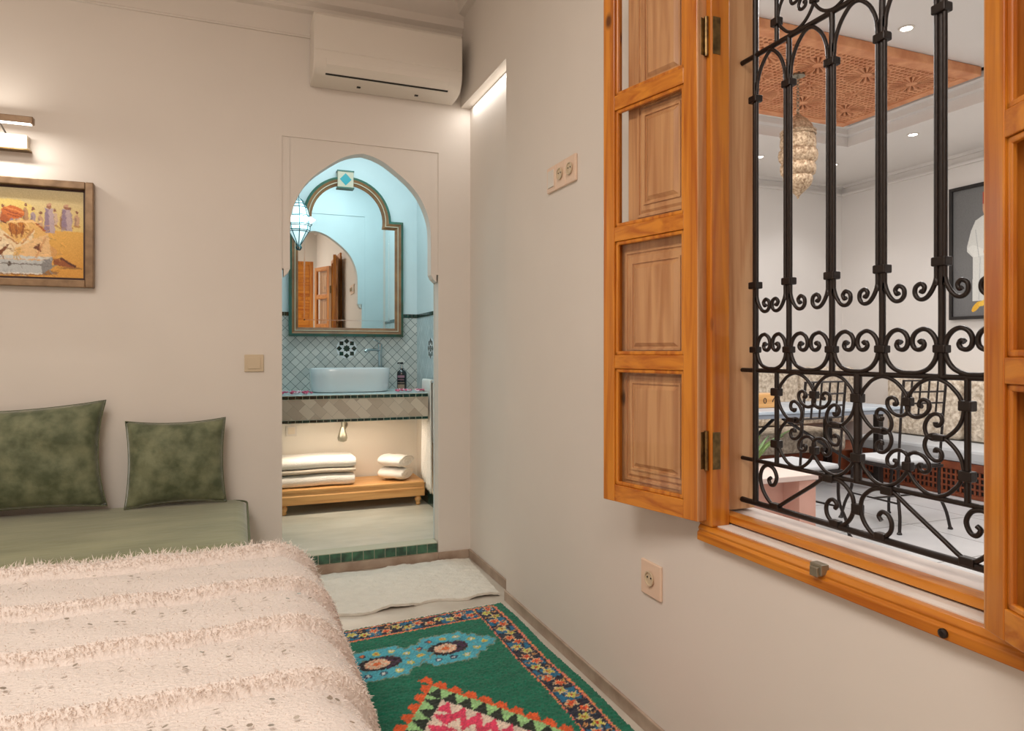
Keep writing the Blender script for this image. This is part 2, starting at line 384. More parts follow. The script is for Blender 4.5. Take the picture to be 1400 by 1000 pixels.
for x0, x1 in ((JL-.004, AX-.402), (AX+.402, JR+.006)): m.box(x0, x1, T0, T1, 1.715, PT)
struct('wall_back', m, M['plaster'])
m = MB()   # small corbels where the arch springs
for sgn in (-1, 1):
    xa = AX+sgn*.402; xb = AX+sgn*.436
    m.prism([(xa, 1.715), (xb, 1.715), (xb, 1.67), (xa+sgn*.012, 1.69)], T0-.001, T1, 'y')
struct('trim_2', m, M['plaster'], bevel=.002)
# crown moulding along the back wall
prof = [(0, 3.005), (-.012, 3.005), (-.012, 3.012), (-.006, 3.02), (-.006, 3.14), (-.035, 3.15), (-.035, 3.17), (-.06, 3.19), (-.06, 3.235), (-.10, 3.27), (-.13, 3.30), (-.13, 3.33), (-.16, 3.34), (-.16, 3.40), (0, 3.40)]
m = MB().prism([(YB+a, z) for a, z in prof], XL, XM, 'x')
struct('trim_3', m, M['plaster'])
prof2 = [(0, 3.25), (-.04, 3.26), (-.06, 3.30), (-.11, 3.33), (-.12, 3.40), (0, 3.40)]
m = MB().prism([(XM+a, z) for a, z in prof2], YREAR, YB, 'y'); struct('trim_4', m, M['plaster'])
# skirting
m = MB().box(XM-.012, XM, YREAR, YREC, 0, .052); struct('baseboard_right', m, M['skirting'], bevel=.003)
m = MB().box(XR-.012, XR, YREC+.001, YB, 0, .052); struct('baseboard_recess', m, M['skirting'], bevel=.003)
m = MB().box(JR+.006, XR-.012, YB-.012, YB, 0, .052).box(JL-.004, JR+.006, YB-.012, YB+.008, 0, .052); struct('baseboard_back', m, M['skirting'], bevel=.003)
m = MB().box(XL, JL-.004, YB-.012, YB, 0, .052); struct('baseboard_left', m, M['skirting'], bevel=.003)

# step up to the bathroom: green zellige nosing
def tiles(x0, x1, y0, y1, z0, z1, step, gap, axis='x'):
    mm = MB(); n_ = int(round(((x1-x0) if axis == 'x' else (y1-y0))/step))
    for i in range(n_):
        j = random.uniform(-.0006, .0006)
        if axis == 'x': a = x0+(x1-x0)*i/n_; b_ = x0+(x1-x0)*(i+1)/n_; mm.box(a+gap/2, b_-gap/2, y0+j, y1, z0+gap/2, z1-gap/2)
        else: a = y0+(y1-y0)*i/n_; b_ = y0+(y1-y0)*(i+1)/n_; mm.box(x0+j, x1, a+gap/2, b_-gap/2, z0+gap/2, z1-gap/2)
    return mm
st = struct('trim_1', MB().box(JL, JR, YB-.002, YB+.10, .052, .110), M['grout'])
obj('step_tiles', tiles(JL, JR, YB-.006, YB+.0, .054, .108, .062, .004), M['green_tile'], st, bevel=.002)

# ================================================================== bathroom shell
BF = .11; BX0, BX1, BY0, BY1, BZ = -.55, 1.339, T1, 5.45, 3.0
m = MB().box(JL, JR, YB+.098, BY0+.02, .0, BF).box(BX0, BX1, BY0+.02, BY1, 0, BF); struct('floor_bathroom', m, M['bath_floor'])
m = MB().box(BX0, BX1, BY0, BY1, BZ, BZ+.1); struct('ceiling_bathroom', m, M['bath_plaster'])
m = MB().box(BX0, BX1, BY1, BY1+.1, 1.555, BZ); struct('wall_bathroom_back', m, M['bath_plaster'])
m = MB().box(BX0, BX1, BY1, BY1+.1, .96, 1.525); struct('wall_bathroom_splash', m, M['tile_wall'])
m = MB().box(BX0, BX1, BY1, BY1+.1, 0, .96); struct('wall_bathroom_low', m, M['bath_low'])
m = MB().box(BX1, XO-.02, BY0, BY1+.1, 1.555, BZ); struct('wall_bathroom_right', m, M['bath_plaster'])
m = MB().box(BX1, XO-.02, BY0, BY1+.1, .96, 1.525); struct('wall_bathroom_right_tiled', m, M['tile_side'])
m = MB().box(BX1, XO-.02, BY0, BY1+.1, 0, .96); struct('wall_bathroom_right_low', m, M['bath_low'])
m = MB().box(BX0-.1, BX0, BY0, BY1+.1, 0, BZ); struct('wall_bathroom_left', m, M['bath_plaster'])
m = MB().box(BX0, JL-.03, BY0, BY0+.01, BF, BZ).box(JR+.03, BX1, BY0, BY0+.01, BF, BZ).box(JL-.03, JR+.03, BY0, BY0+.01, 2.56, BZ)
struct('wall_bathroom_front', m, M['bath_plaster'])
# bathroom side of the arch is tadelakt too: a thin skin over the wall
m = MB(); vs = []
for x, z in arch: vs += [(x, T1+.001, z), (x, T1+.004, z), (x, T1+.001, 2.56), (x, T1+.004, 2.56)]
m.add(vs, fs)
for x0, x1 in ((JL-.03, AX-.402), (AX+.402, JR+.03)): m.box(x0, x1, T1+.001, T1+.004, 1.715, 2.56)
m.box(JL-.03, JL, T1+.001, T1+.004, BF, 1.715).box(JR, JR+.03, T1+.001, T1+.004, BF, 1.715)
struct('wall_bathroom_arch', m, M['bath_plaster'])
b1 = struct('trim_5', MB().box(BX0, BX1, BY1+.002, BY1+.1, 1.525, 1.555), M['grout'])
obj('border_tiles', tiles(BX0, BX1-.004, BY1-.004, BY1+.002, 1.525, 1.555, .035, .003), M['dark_green_tile'], b1)
b1 = struct('trim_6', MB().box(BX1+.002, XO-.02, BY0, BY1+.1, 1.525, 1.555), M['grout'])
obj('border_tiles', tiles(BX1-.004, BX1+.002, BY0+.01, BY1, 1.525, 1.555, .035, .003, 'y'), M['dark_green_tile'], b1)
b1 = struct('trim_7', MB().box(BX1-.006, BX1, BY0+.01, BY1, BF, BF+.10), M['grout'])
obj('skirting_tiles', tiles(BX1-.010, BX1-.004, BY0+.01, BY1, BF, BF+.10, .10, .004, 'y'), M['dark_green_tile'], b1)
# star medallions in the tiling
def star(cx, cz, r, T):
    mm = MB()
    def dia(x, z, s1, a):
        P = [(x+s1*math.cos(a+k*PI/2), z+s1*math.sin(a+k*PI/2)) for k in range(4)]
        mm.prism(P, -.004, .002, 'y', T)
    for k in range(8):
        a = k*PI/4; dia(cx+r*.72*math.cos(a), cz+r*.72*math.sin(a), r*.27, a)
    P = []
    for k in range(16):
        rr = r*(.36 if k % 2 == 0 else .26); P.append((cx+rr*math.cos(k*PI/8), cz+rr*math.sin(k*PI/8)))
    mm.prism(P, -.004, .002, 'y', T)
    return mm
def star_base(cx, cz, r, T):
    return MB().prism([(cx+r*math.cos(k*PI/12), cz+r*math.sin(k*PI/12)) for k in range(24)], -.002, .002, 'y', T)
Tb = Matrix.Translation((0, BY1, 0))
s_ = struct('trim_8', star_base(.784, 1.28, .078, Tb), M['ceramic']); obj('star_tiles', star(.784, 1.28, .078, Tb), M['dark_green_tile'], s_)
Tr = Matrix.Translation((BX1, 5.017, 0)) @ Matrix.Rotation(-PI/2, 4, 'Z')
s_ = struct('trim_9', star_base(0, 1.28, .078, Tr), M['ceramic']); obj('star_tiles', star(0, 1.28, .078, Tr), M['dark_green_tile'], s_)

# ================================================================== patio shell
PX0, PX1, PY0, PY1 = XO, 6.5, 0.0, 6.03
m = MB().box(PX0-.01, PX1, PY0, PY1, -.12, -.0); struct('floor_patio', m, M['patio_floor'])
m = MB()
for k in range(1, 9): m.box(PX0, PX1, PY0+k*.72, PY0+k*.72+.006, 0, .0008)
for k in range(1, 9): m.box(PX0+k*.62, PX0+k*.62+.006, PY0, PY1, 0, .0008)
obj('tile_joint', m, M['floor_line'], bpy.data.objects['floor_patio'])
m = MB().box(PX1, PX1+.1, PY0-.1, PY1+.1, 0, 3.5); struct('wall_patio_right', m, M['patio_plaster'])
m = MB().box(XO, PX1, PY1, PY1+.1, 0, 3.5); struct('wall_patio_far', m, M['patio_plaster'])
m = MB().box(XO, PX1, PY0-.1, PY0, 0, 3.5); struct('wall_patio_near', m, M['patio_plaster'])
m = MB().box(XO, XO+.012, PY0, PY1, 0, .6).box(XO, XO+.012, PY0, WY0-.05, .6, 3.5).box(XO, XO+.012, WY1+.1, PY1, .6, 3.5).box(XO, XO+.012, WY0-.05, WY1+.1, 2.6, 3.5)
struct('wall_patio_left', m, M['patio_plaster'])
m = MB().box(XO, PX1, PY0, PY1, 3.36, 3.46)
for (x0, x1, y0, y1) in ((XO, 2.45, PY0, PY1), (5.3, PX1, PY0, PY1), (2.45, 5.3, PY0, 1.75), (2.45, 5.3, 4.85, PY1)): m.box(x0, x1, y0, y1, 3.17, 3.36)
struct('ceiling_patio', m, M['patio_plaster'])
m = MB()   # stepped cove around the raised ceiling
for d_, z0 in ((0.0, 3.21), (.06, 3.26), (.12, 3.31)):
    x0, x1, y0, y1 = 2.45, 5.3, 1.75, 4.85
    w_ = .06+d_
    m.box(x0, x1, y0, y0+w_, z0+.05, 3.36).box(x0, x1, y1-w_, y1, z0+.05, 3.36).box(x0, x0+w_, y0+w_, y1-w_, z0+.05, 3.36).box(x1-w_, x1, y0+w_, y1-w_, z0+.05, 3.36)
struct('trim_10', m, M['patio_plaster'])
m = MB()
for a0, a1, b0, b1_ in ((XO+.02, PX1, PY1-.03, PY1), (PX1-.03, PX1, PY0, PY1-.03)): m.box(a0, a1, b0, b1_, 3.05, 3.075).box(a0, a1, b0-.02 if b0 > 5 else b0, b1_, 3.14, 3.17)
struct('trim_11', m, M['patio_plaster'])

# ================================================================== window frame
WF = bpy.data.objects.new('window_1', None); C.objects.link(WF); WF.location = (XM, (WY0+WY1)/2, WZ0); WF['kind'] = 'structure'
XF = 1.236
y0, y1, z0, z1 = .735, 1.655, .711, 2.55
fw = .046
m = MB().box(XF, 1.30, y0, y0+fw+.008, z0+fw, z1-fw).box(XF, 1.30, y1-fw-.012, y1, z0+fw, z1-fw)
obj('window_frame', m, M['oz'], WF, bevel=.004)
m = MB()
prof = [(XF-.006, z0), (XF-.006, z0+.022), (XF, z0+.028), (XF-.003, z0+.034), (XF+.004, z0+fw), (1.30, z0+fw), (1.30, z0)]
m.prism(prof, y0, y1, 'y')
m.box(XF, 1.30, y0, y1, z1-fw, z1)
obj('window_frame', m, M['oy'], WF, bevel=.002)
m = MB().box(1.30, 1.345, y0-.02, y1+.03, .765, .786).box(1.30, XO-.015, y0-.02, y1+.03, 2.46, 2.50)
obj('window_sill', m, M['oy'], WF, bevel=.002, label='varnished wooden inner sill strip')
m = MB().box(1.345, XO+.02, y0-.03, y1+.04, .755, .778)
obj('window_sill', m, M['stone_white'], WF, bevel=.002, label='pale pinkish marble outer sill')
m = MB().box(1.302, XO-.003, 1.655, 1.70, .786, 2.46).box(1.302, XO-.005, .70, .722, .786, 2.46)
obj('window_lining', m, M['pz'], WF, label='pale unvarnished pine lining')
m = MB().box(1.222, 1.245, 1.19, 1.225, z0+fw-.012, z0+fw+.012).box(1.215, 1.238, 1.196, 1.219, z0+fw-.016, z0+fw+.006)
obj('window_latch', m, M['pipe'], WF, bevel=.002)
m = MB().lathe([(.002, 0), (.009, .001), (.009, .006), (.005, .008)], (0, 0, 0), 12, T=Matrix.Translation((XF-.006, .905, z0+.013)) @ Matrix.Rotation(-PI/2, 4, 'Y'))
obj('frame_bolt', m, M['iron'], WF)

# open casements: glazed leaf with wooden panel shutters behind the panes
def casement(label, hinge, ang, mirror):
    # local frame: x along leaf from hinge, y thickness (0 = visible glass face, .036 = face turned to the wall)
    root = thing('window_casement', label, 'window shutter', (hinge[0], hinge[1], .773))
    T = Matrix.Translation((hinge[0], hinge[1], 0)) @ Matrix.Rotation(ang, 4, 'Z')
    sg = mirror
    W = .382; zb, zt = .773, 2.475; st_ = .050
    def bx(mm, a, b_, t0, t1, z0_, z1_): return mm.box(a, b_, min(sg*t0, sg*t1), max(sg*t0, sg*t1), z0_, z1_, T)
    for a, b_ in ((0, st_), (W-st_, W)): obj('stile', bx(MB(), a, b_, 0, .036, zb, zt), M['oz'], root, bevel=.002)
    rails = [(zb, .827), (1.198, 1.242), (1.604, 1.650), (2.024, 2.070), (2.425, zt)]
    for a, b_ in rails: obj('rail', bx(MB(), st_, W-st_, 0.001, .035, a, b_), M['oy'], root, bevel=.002)
    mm = MB(); bx(mm, -.003, 0, .001, .036, zb+.001, zt-.002)
    obj('edge_strip', mm, M['pz'], root, label='pale unvarnished hinge edge')
    for i in range(4):
        a, b_ = rails[i][1], rails[i+1][0]
        mm = MB()   # moulding bead round the pane
        for (p, q, r0, r1) in ((st_, st_+.012, a, b_), (W-st_-.012, W-st_, a, b_), (st_, W-st_, a, a+.012), (st_, W-st_, b_-.012, b_)): bx(mm, p, q, .005, .016, r0, r1)
        obj('pane_bead', mm, M['oz'], root, bevel=.003)
        mm = MB(); bx(mm, st_+.002, W-st_-.002, .017, .020, a+.002, b_-.002)
        obj('glass_pane', mm, M['glass'], root)
    # two hinged inner panels, the upper one swung a little off the leaf
    for (za, zb2, off) in ((.80, 1.615, 0), (1.63, 2.45, .028)):
        mm = MB(); w0, w1 = .012, W-.045-off
        if not off: w1 = W-.02
        bx(mm, w0, w1, .040, .052, za, zb2)
        pn = obj('inner_shutter', mm, M['pan'], root, bevel=.002, label='plain pine shutter board behind the glass')
        mm = MB()
        zm = (za+zb2)/2
        for (r0, r1) in ((za+.055, zm-.025), (zm+.025, zb2-.055)):
            c0, c1 = w0+.055, w1-.055
            def pyr(p0, p1, q0, q1, t0, t1, ins):
                vs_ = [(p0, sg*t0, q0), (p1, sg*t0, q0), (p1, sg*t0, q1), (p0, sg*t0, q1), (p0+ins, sg*t1, q0+ins), (p1-ins, sg*t1, q0+ins), (p1-ins, sg*t1, q1-ins), (p0+ins, sg*t1, q1-ins)]
                mm.add([T @ Vector(v) for v in vs_], [(4, 5, 6, 7), (0, 1, 5, 4), (1, 2, 6, 5), (2, 3, 7, 6), (3, 0, 4, 7), (3, 2, 1, 0)])
            pyr(c0, c1, r0, r1, .040, .0345, .008)
            pyr(c0+.030, c1-.030, r0+.035, r1-.035, .0345, .0265, .012)
            for (p, q, s0, s1) in ((c0-.012, c0-.004, r0-.012, r1+.012), (c1+.004, c1+.012, r0-.012, r1+.012), (c0-.004, c1+.004, r0-.012, r0-.004), (c0-.004, c1+.004, r1+.004, r1+.012), (c0+.020, c0+.026, r0+.024, r1-.024), (c1-.026, c1-.020, r0+.024, r1-.024), (c0+.026, c1-.026, r0+.024, r0+.030), (c0+.026, c1-.026, r1-.030, r1-.024)): bx(mm, p, q, .040 if p in (c0-.012, c1+.004, c0-.004) else .0345, .0355 if p in (c0-.012, c1+.004, c0-.004) else .0300, s0, s1)
        obj('raised_panel', mm, M['pan'], pn)
    for hz in (.92, 2.09) if mirror else (1.0,):
        mm = MB(); bx(mm, -.004, -.001, .012, .034, hz, hz+.105)
        h = obj('hinge', mm, M['brass'], root, bevel=.001)
        mm = MB()
        p = T @ Vector((-.009, sg*.029, 0))
        mm.tube([(p.x, p.y, hz-.003), (p.x, p.y, hz+.108)], .006, 10)
        mm.box(p.x+.001, p.x+.004, p.y-.001, p.y+.0, hz, hz+.1)
        obj('hinge_pin', mm, M['brass'], h, smooth=40)
    return root
casement('open glazed pine casement folded back against the wall, left of the iron grille', (1.2, 1.614), math.atan2(.371, -.092), -1)
r_ = casement('open pine casement at the right edge, right of the iron grille', (1.196, .807), math.atan2(-math.cos(math.radians(-24.8-0)), -math.sin(math.radians(24.8)))+0.0, 1)
# hinge leaves on the frame
m = MB().box(XF+.004, XF+.030, y1-fw-.0135, y1-fw-.012, .92, 1.025).box(XF+.004, XF+.030, y1-fw-.0135, y1-fw-.012, 2.09, 2.195)
obj('hinge_plate', m, M['brass'], WF)

# ================================================================== wrought iron grille
XG = 1.39
bars = [1.5957, 1.4655, 1.3195, 1.1735, 1.0275, .8815, .7355]       # Y of the upright bars
ZB, ZL, ZMID, ZT = .815, .938, 1.198, 2.107
G = thing('window_grille', 'black wrought iron window grille of upright bars and scrolls', 'window grille', (XG, 1.2, ZB))
def P3(y, z, dx=0): return (XG+dx, y, z)
for z, r in ((ZB, .0085), (ZL, .006), (ZMID, .0065), (ZT, .0075), (ZT+.262, .0065)):
    obj('cross_bar', MB().tube([P3(1.653, z), P3(.755, z)], r, 8), M['iron'], G, smooth=50)
for k, y in enumerate(bars[:6]):
    if k == 0:
        obj('upright_bar', MB().tube([P3(y, ZB), P3(y, ZT+.262)], .0085, 8), M['iron'], G, smooth=50); sides = (-1,)
    else:
        obj('upright_bar', MB().tube([P3(y, ZMID), P3(y, ZT)], .0075, 8), M['iron'], G, smooth=50); sides = (-1, 1)
    for s_ in sides:
        o_ = .0095*s_
        pts = [(o_*1.1, 2.0), (o_, 1.98), (o_, 1.443), (o_, 1.41), (.018*s_, 1.386), (.032*s_, 1.369), (.048*s_, 1.366), (.059*s_, 1.377), (.058*s_, 1.393), (.046*s_, 1.400), (.037*s_, 1.392), (.041*s_, 1.382), (.047*s_, 1.384)]
        top = [(.0731*s_, 2.098), (.055*s_, 2.092), (.03*s_, 2.066), (.014*s_, 2.03)]
        pts = [P3(y+a, z, -.004) for a, z in cr(top+pts, 5)]
        obj('side_rod', MB().tube(pts, .0052, 7), M['iron'], G, smooth=60)
    for z in (1.443, 1.98):
        obj('collar', MB().box(XG-.014, XG+.012, y-.0165, y+.0165, z-.010, z+.010), M['iron'], G, bevel=.003)
    obj('collar', MB().box(XG-.012, XG+.010, y-.0145, y+.0145, 1.2485, 1.2665), M['iron'], G, bevel=.003)
HALF = [(0, 0), (.15, .012), (.34, .11), (.46, .30), (.5, .52), (.47, .76), (.37, .93), (.24, .99), (.11, .92), (.045, .77), (.06, .61), (.14, .53), (.23, .56), (.265, .65), (.22, .72), (.175, .685)]
def heart(cy, cz, w_, h_, rot=0, r=.0055, name='scroll', anchor=0.0):
    # heart with its round bottom at anchor, humps at the top; rot about (cy,cz)
    hp_ = cr(HALF, 5); pts = [(-a, b_) for a, b_ in hp_[::-1]]+[(a, b_) for a, b_ in hp_[1:]]
    out = []
    for a, b_ in pts:
        u, v = a*w_, (b_-anchor)*h_
        out.append(P3(cy+u*math.cos(rot)-v*math.sin(rot), cz+u*math.sin(rot)+v*math.cos(rot), -.002))
    return obj(name, MB().tube(out, r, 7, taper=lambda t_: 1.0 if .05 < t_ < .95 else 1.15), M['iron'], G, smooth=60)
for k in range(6):
    yc = (bars[k]+bars[k+1])/2; wd = bars[k]-bars[k+1]
    heart(yc, ZMID+.006, wd-.018, .098)
for zb_, zt_ in ((ZL, ZMID), (ZT, ZT+.262)):
    ys = [1.5113, 1.2416, .9719]
    for y in ys:
        obj('upright_bar', MB().tube([P3(y, zb_), P3(y, zt_)], .0065 if y != 1.2416 else .0095, 8), M['iron'], G, smooth=50)
    for i in range(2):
        yc = (ys[i]+ys[i+1])/2; zc = (zb_+zt_)/2
        for sy in (1, -1):
            for sz in (1, -1):
                # round back of each scroll points to the outer corner
                ang = math.atan2(sz, sy); rot = ang+PI/2
                heart(yc+sy*.0655, zc+sz*.0635, .126, .116, rot, .0046, anchor=.5)
        for (a, b_) in ((yc, zc+.072), (yc, zc-.072)): obj('collar', MB().box(XG-.010, XG+.008, a-.0105, a+.0105, b_-.010, b_+.010), M['iron'], G, bevel=.003)
        for a in (yc+.075, yc-.075): obj('collar', MB().box(XG-.010, XG+.008, a-.013, a+.013, zc-.007, zc+.007), M['iron'], G, bevel=.003)
    for y in ys:
        for zz in ((zb_+zt_)/2+.072, (zb_+zt_)/2-.072): obj('collar', MB().box(XG-.012, XG+.010, y-.014, y+.014, zz-.011, zz+.011), M['iron'], G, bevel=.003)
# lyre scrolls of the bottom band
yc = 1.2416; H_ = ZL-ZB
for s_ in (1, -1):
    L1 = [(.112, .60), (.098, .52), (.086, .62), (.088, .78), (.100, .60)]
    big = [(.082, .50), (.073, .42), (.060, .44), (.050, .56), (.052, .30), (.060, .16)]
    pts = [(.067, .36), (.060, .44), (.070, .53), (.084, .50), (.094, .36), (.090, .18), (.070, .055), (.045, .06), (.020, .24), (.010, .48), (.016, .72), (.042, .91), (.072, .965), (.100, .93)]
    pts += [(.100+(.262-.100)*t_, .93-(.93-.075)*t_) for t_ in (.25, .5, .75, .95)]
    pts += [(.275, .05), (.300, .16), (.322, .36), (.332, .62), (.324, .84), (.304, .95), (.280, .90), (.268, .72), (.276, .55), (.290, .52), (.298, .62), (.290, .68)]
    out = [P3(yc+s_*a, ZB+b_*H_, -.002) for a, b_ in cr(pts, 5)]
    obj('scroll', MB().tube(out, .0055, 7), M['iron'], G, smooth=60)
    obj('collar', MB().box(XG-.011, XG+.009, yc+s_*.272-.016, yc+s_*.272+.016, ZB-.002, ZB+.016), M['iron'], G, bevel=.003)
    obj('collar', MB().box(XG-.011, XG+.009, yc+s_*.066-.014, yc+s_*.066+.014, ZB-.002, ZB+.016), M['iron'], G, bevel=.003)
    obj('collar', MB().box(XG-.011, XG+.009, yc+s_*.085-.016, yc+s_*.085+.016, ZL-.016, ZL+.004), M['iron'], G, bevel=.003)
obj('collar', MB().box(XG-.010, XG+.008, yc-.013, yc+.013, ZB+.044, ZB+.070), M['iron'], G, bevel=.003)
# ================================================================== things in the bedroom
# ---- air conditioner
ac = thing('air_conditioner', 'white wall-mounted air conditioner high in the corner above the arch', 'air conditioner', (.79, YB, 2.75))
ax0, ax1 = .375, 1.20
prof = [(YB-.004, 3.075), (YB-.19, 3.075), (YB-.215, 3.062), (YB-.222, 3.04), (YB-.222, 2.845), (YB-.215, 2.805), (YB-.192, 2.768), (YB-.15, 2.745), (YB-.08, 2.738), (YB-.004, 2.737)]
pp = cr(prof[4:9], 4); prof = prof[:4]+[tuple(p) for p in pp]+prof[9:]
obj('housing', MB().prism(prof, ax0, ax1, 'x'), M['white_plastic'], ac, bevel=.006, smooth=30)
obj('front_panel', MB().prism([(YB-.222, 2.86), (YB-.2275, 2.867), (YB-.228, 3.045), (YB-.220, 3.062), (YB-.205, 3.066)], ax0+.004, ax1-.004, 'x'), M['white_plastic'], ac, bevel=.003)
obj('outlet_gap', MB().prism([(YB-.1795, 2.7578), (YB-.1715, 2.7508), (YB-.164, 2.760), (YB-.172, 2.767)], ax0+.065, ax1-.075, 'x'), M['black'], ac, label='dark slot under the louvre')
lv = [(YB-.2175, 2.825), (YB-.2115, 2.795), (YB-.180, 2.7635), (YB-.184, 2.760), (YB-.2165, 2.793), (YB-.2225, 2.825)]
obj('louvre', MB().prism(lv, ax0+.065, ax1-.075, 'x'), M['white_plastic'], ac, bevel=.0015)
for x in (.62, .95): obj('clip', MB().box(x, x+.02, YB-.10, YB-.085, 2.734, 2.741), M['black'], ac)

# ---- painting on the back wall
pt = thing('painting', 'desert painting of a seated musician in a wooden frame, on the wall above the sofa', 'painting', (-1.06, YB, 1.57))
px0, px1, pz0, pz1 = -1.45, -.669, 1.572, 2.096
fw_ = .036
for nm, a in (('frame', ((px0, px0+fw_, pz0, pz1), (px1-fw_, px1, pz0, pz1), (px0+fw_, px1-fw_, pz0, pz0+fw_), (px0+fw_, px1-fw_, pz1-fw_, pz1))),):
    m = MB()
    for x0, x1, z0, z1 in a: m.box(x0, x1, YB-.045, YB-.002, z0, z1)
    obj(nm, m, M['frame_gold'], pt, bevel=.004)
obj('frame_slip', MB().box(px0+fw_, px1-fw_, YB-.012, YB-.003, pz0+fw_, pz1-fw_), M['frame_dark'], pt, label='dark reddish inner slip')
cx0, cx1, cz0, cz1 = px0+fw_+.012, px1-fw_-.012, pz0+fw_+.012, pz1-fw_-.012
W_, H_ = 380, 240
R = Raster(W_, H_, (214, 190, 140))
for y in range(H_):
    t_ = y/H_
    R.a[y] = np.array((206, 190, 148))*(1-min(1, t_*2.2))+np.array((226, 196, 120))*min(1, t_*2.2) if t_ < .46 else np.array((226, 174, 84))*(1-(t_-.46))+np.array((206, 136, 48))*(t_-.46)
R.ell(205, 60, 60, 30, (236, 206, 96), 0, .5)
# row of far figures
for i, x in enumerate(list(range(6, 380, 17))):
    h_ = 42+8*math.sin(i*2.3); yb = 96+4*math.sin(i*1.7)
    c_ = [(168, 146, 150), (196, 156, 124), (150, 132, 146), (206, 176, 150), (184, 140, 100)][i % 5]
    R.ell(x, yb-h_/2+6, 6.5, h_/2, c_); R.ell(x-3, yb-h_/2+8, 2, h_/2.6, tuple(v*.8 for v in c_)); R.ell(x, yb-h_-1, 3.5, 4.5, (140, 92, 70)); R.ell(x, yb+3, 9, 3, (176, 120, 60), 0, .6)
for x, h_ in ((298, 66), (338, 58)):
    R.poly([(x-9, 50), (x+9, 50), (x+14, 50+h_), (x-12, 52+h_)], (186, 164, 166)); R.poly([(x-9, 52), (x-2, 52), (x+2, 50+h_), (x-12, 52+h_)], (146, 124, 142)); R.ell(x, 44, 5.5, 7, (150, 98, 74)); R.ell(x, 39, 6, 4, (196, 150, 120))
# seated musician
R.ell(225, 170, 92, 32, (214, 158, 92)); R.ell(150, 150, 44, 40, (212, 140, 52)); R.ell(140, 158, 26, 26, (190, 104, 30)); 
R.ell(168, 142, 22, 34, (150, 84, 34), 30)
R.poly([(190, 90), (262, 84), (292, 120), (300, 190), (180, 196), (186, 130)], (226, 178, 104))
R.poly([(186, 128), (226, 146), (212, 190), (170, 190)], (236, 214, 176)); R.poly([(236, 146), (296, 120), (304, 190), (230, 192)], (232, 190, 134))
R.poly([(184, 106), (228, 150), (266, 110), (258, 140), (226, 162), (190, 140)], (232, 206, 164))
R.ell(224, 106, 18, 20, (196, 124, 48)); 
for k in range(7): R.line(208+k*5, 92+k % 3*3, 214+k*4, 124, 2, (150, 84, 30))
R.line(268, 92, 288, 112, 5, (170, 90, 40)); R.line(196, 92, 280, 88, 5, (240, 200, 140))
R.line(214, 70, 130, 116, 5, (110, 62, 36)); R.line(150, 100, 112, 128, 8, (90, 56, 40))
R.ell(200, 78, 12, 15, (186, 98, 44)); R.ell(216, 66, 26, 17, (204, 110, 50), 8); R.line(196, 60, 236, 74, 3, (150, 66, 30)); R.line(200, 54, 240, 66, 2.5, (232, 150, 80)); R.line(204, 72, 238, 80, 2.5, (150, 66, 30))
R.poly([(150, 196), (176, 178), (210, 150), (180, 196)], (120, 66, 30)); R.poly([(262, 160), (276, 144), (280, 172)], (110, 60, 34))
# low box and slipper
R.ell(220, 226, 100, 10, (120, 84, 60), 0, .6)
R.poly([(150, 194), (288, 190), (306, 184), (172, 182)], (206, 206, 200)); R.poly([(150, 194), (280, 194), (282, 230), (154, 232)], (188, 190, 188)); R.poly([(280, 194), (306, 184), (304, 214), (282, 230)], (140, 138, 136))
R.line(150, 205, 281, 205, 2, (120, 112, 106)); R.line(154, 230, 282, 230, 3, (224, 220, 210)); R.ell(207, 206, 5, 7, (90, 76, 66))
R.poly([(306, 188), (330, 184), (362, 206), (358, 212), (310, 204)], (150, 84, 42)); R.line(326, 186, 360, 208, 5, (90, 46, 26)); R.ell(350, 212, 26, 3, (160, 110, 50))
R.ell(134, 200, 16, 14, (120, 100, 90)); R.ell(40, 150, 30, 40, (206, 150, 90)); R.ell(40, 100, 12, 14, (150, 80, 44)); R.ell(40, 90, 17, 10, (226, 206, 180)); R.poly([(10, 200), (20, 130), (60, 120), (84, 204)], (168, 116, 92))
pr_ = random.Random(11)
for _ in range(420):
    x = pr_.uniform(20, 330); y = pr_.uniform(84, 236); yi, xi = int(min(y, 239)), int(min(x, 379)); c_ = R.a[yi, xi]*pr_.uniform(.80, 1.14); a_ = pr_.uniform(-.6, 1.6); L_ = pr_.uniform(4, 16)
    R.line(x, y, x+L_*math.cos(a_), y+L_*math.sin(a_), pr_.uniform(1.5, 4), np.clip(c_, 0, 255), .6)
for (x1, y1, x2, y2, w2, c_, al) in ((196, 128, 226, 150, 4, (170, 104, 50), .7), (262, 110, 236, 150, 4, (190, 126, 70), .7), (206, 100, 214, 132, 4, (120, 66, 34), .6), (222, 100, 224, 134, 4, (120, 66, 34), .5), (240, 100, 234, 132, 4, (120, 66, 34), .6), (290, 130, 268, 186, 5, (200, 140, 90), .6), (212, 152, 232, 190, 3, (206, 170, 124), .7), (176, 150, 156, 186, 6, (110, 60, 28), .7), (120, 130, 108, 180, 6, (226, 160, 70), .6)): R.line(x1, y1, x2, y2, w2, c_, al)
R.ell(196, 84, 9, 12, (176, 92, 46)); R.line(190, 92, 200, 96, 3, (96, 50, 30))
Yi, Xi = np.mgrid[0:H_, 0:W_]; wx = .7*np.sin(Yi*.31+Xi*.17)+.5*np.sin(Xi*.53-Yi*.4); wy = .7*np.sin(Xi*.27-Yi*.13)+.4*np.sin(Xi*.61+Yi*.5)
R.a = R.a[np.clip(Yi+wy+rng.normal(0, .7, Yi.shape), 0, H_-1).astype(int), np.clip(Xi+wx+rng.normal(0, .7, Yi.shape), 0, W_-1).astype(int)]
R.noise(7)
uu = np.linspace(cx0, cx1, W_); zz = np.linspace(cz1, cz0, H_)
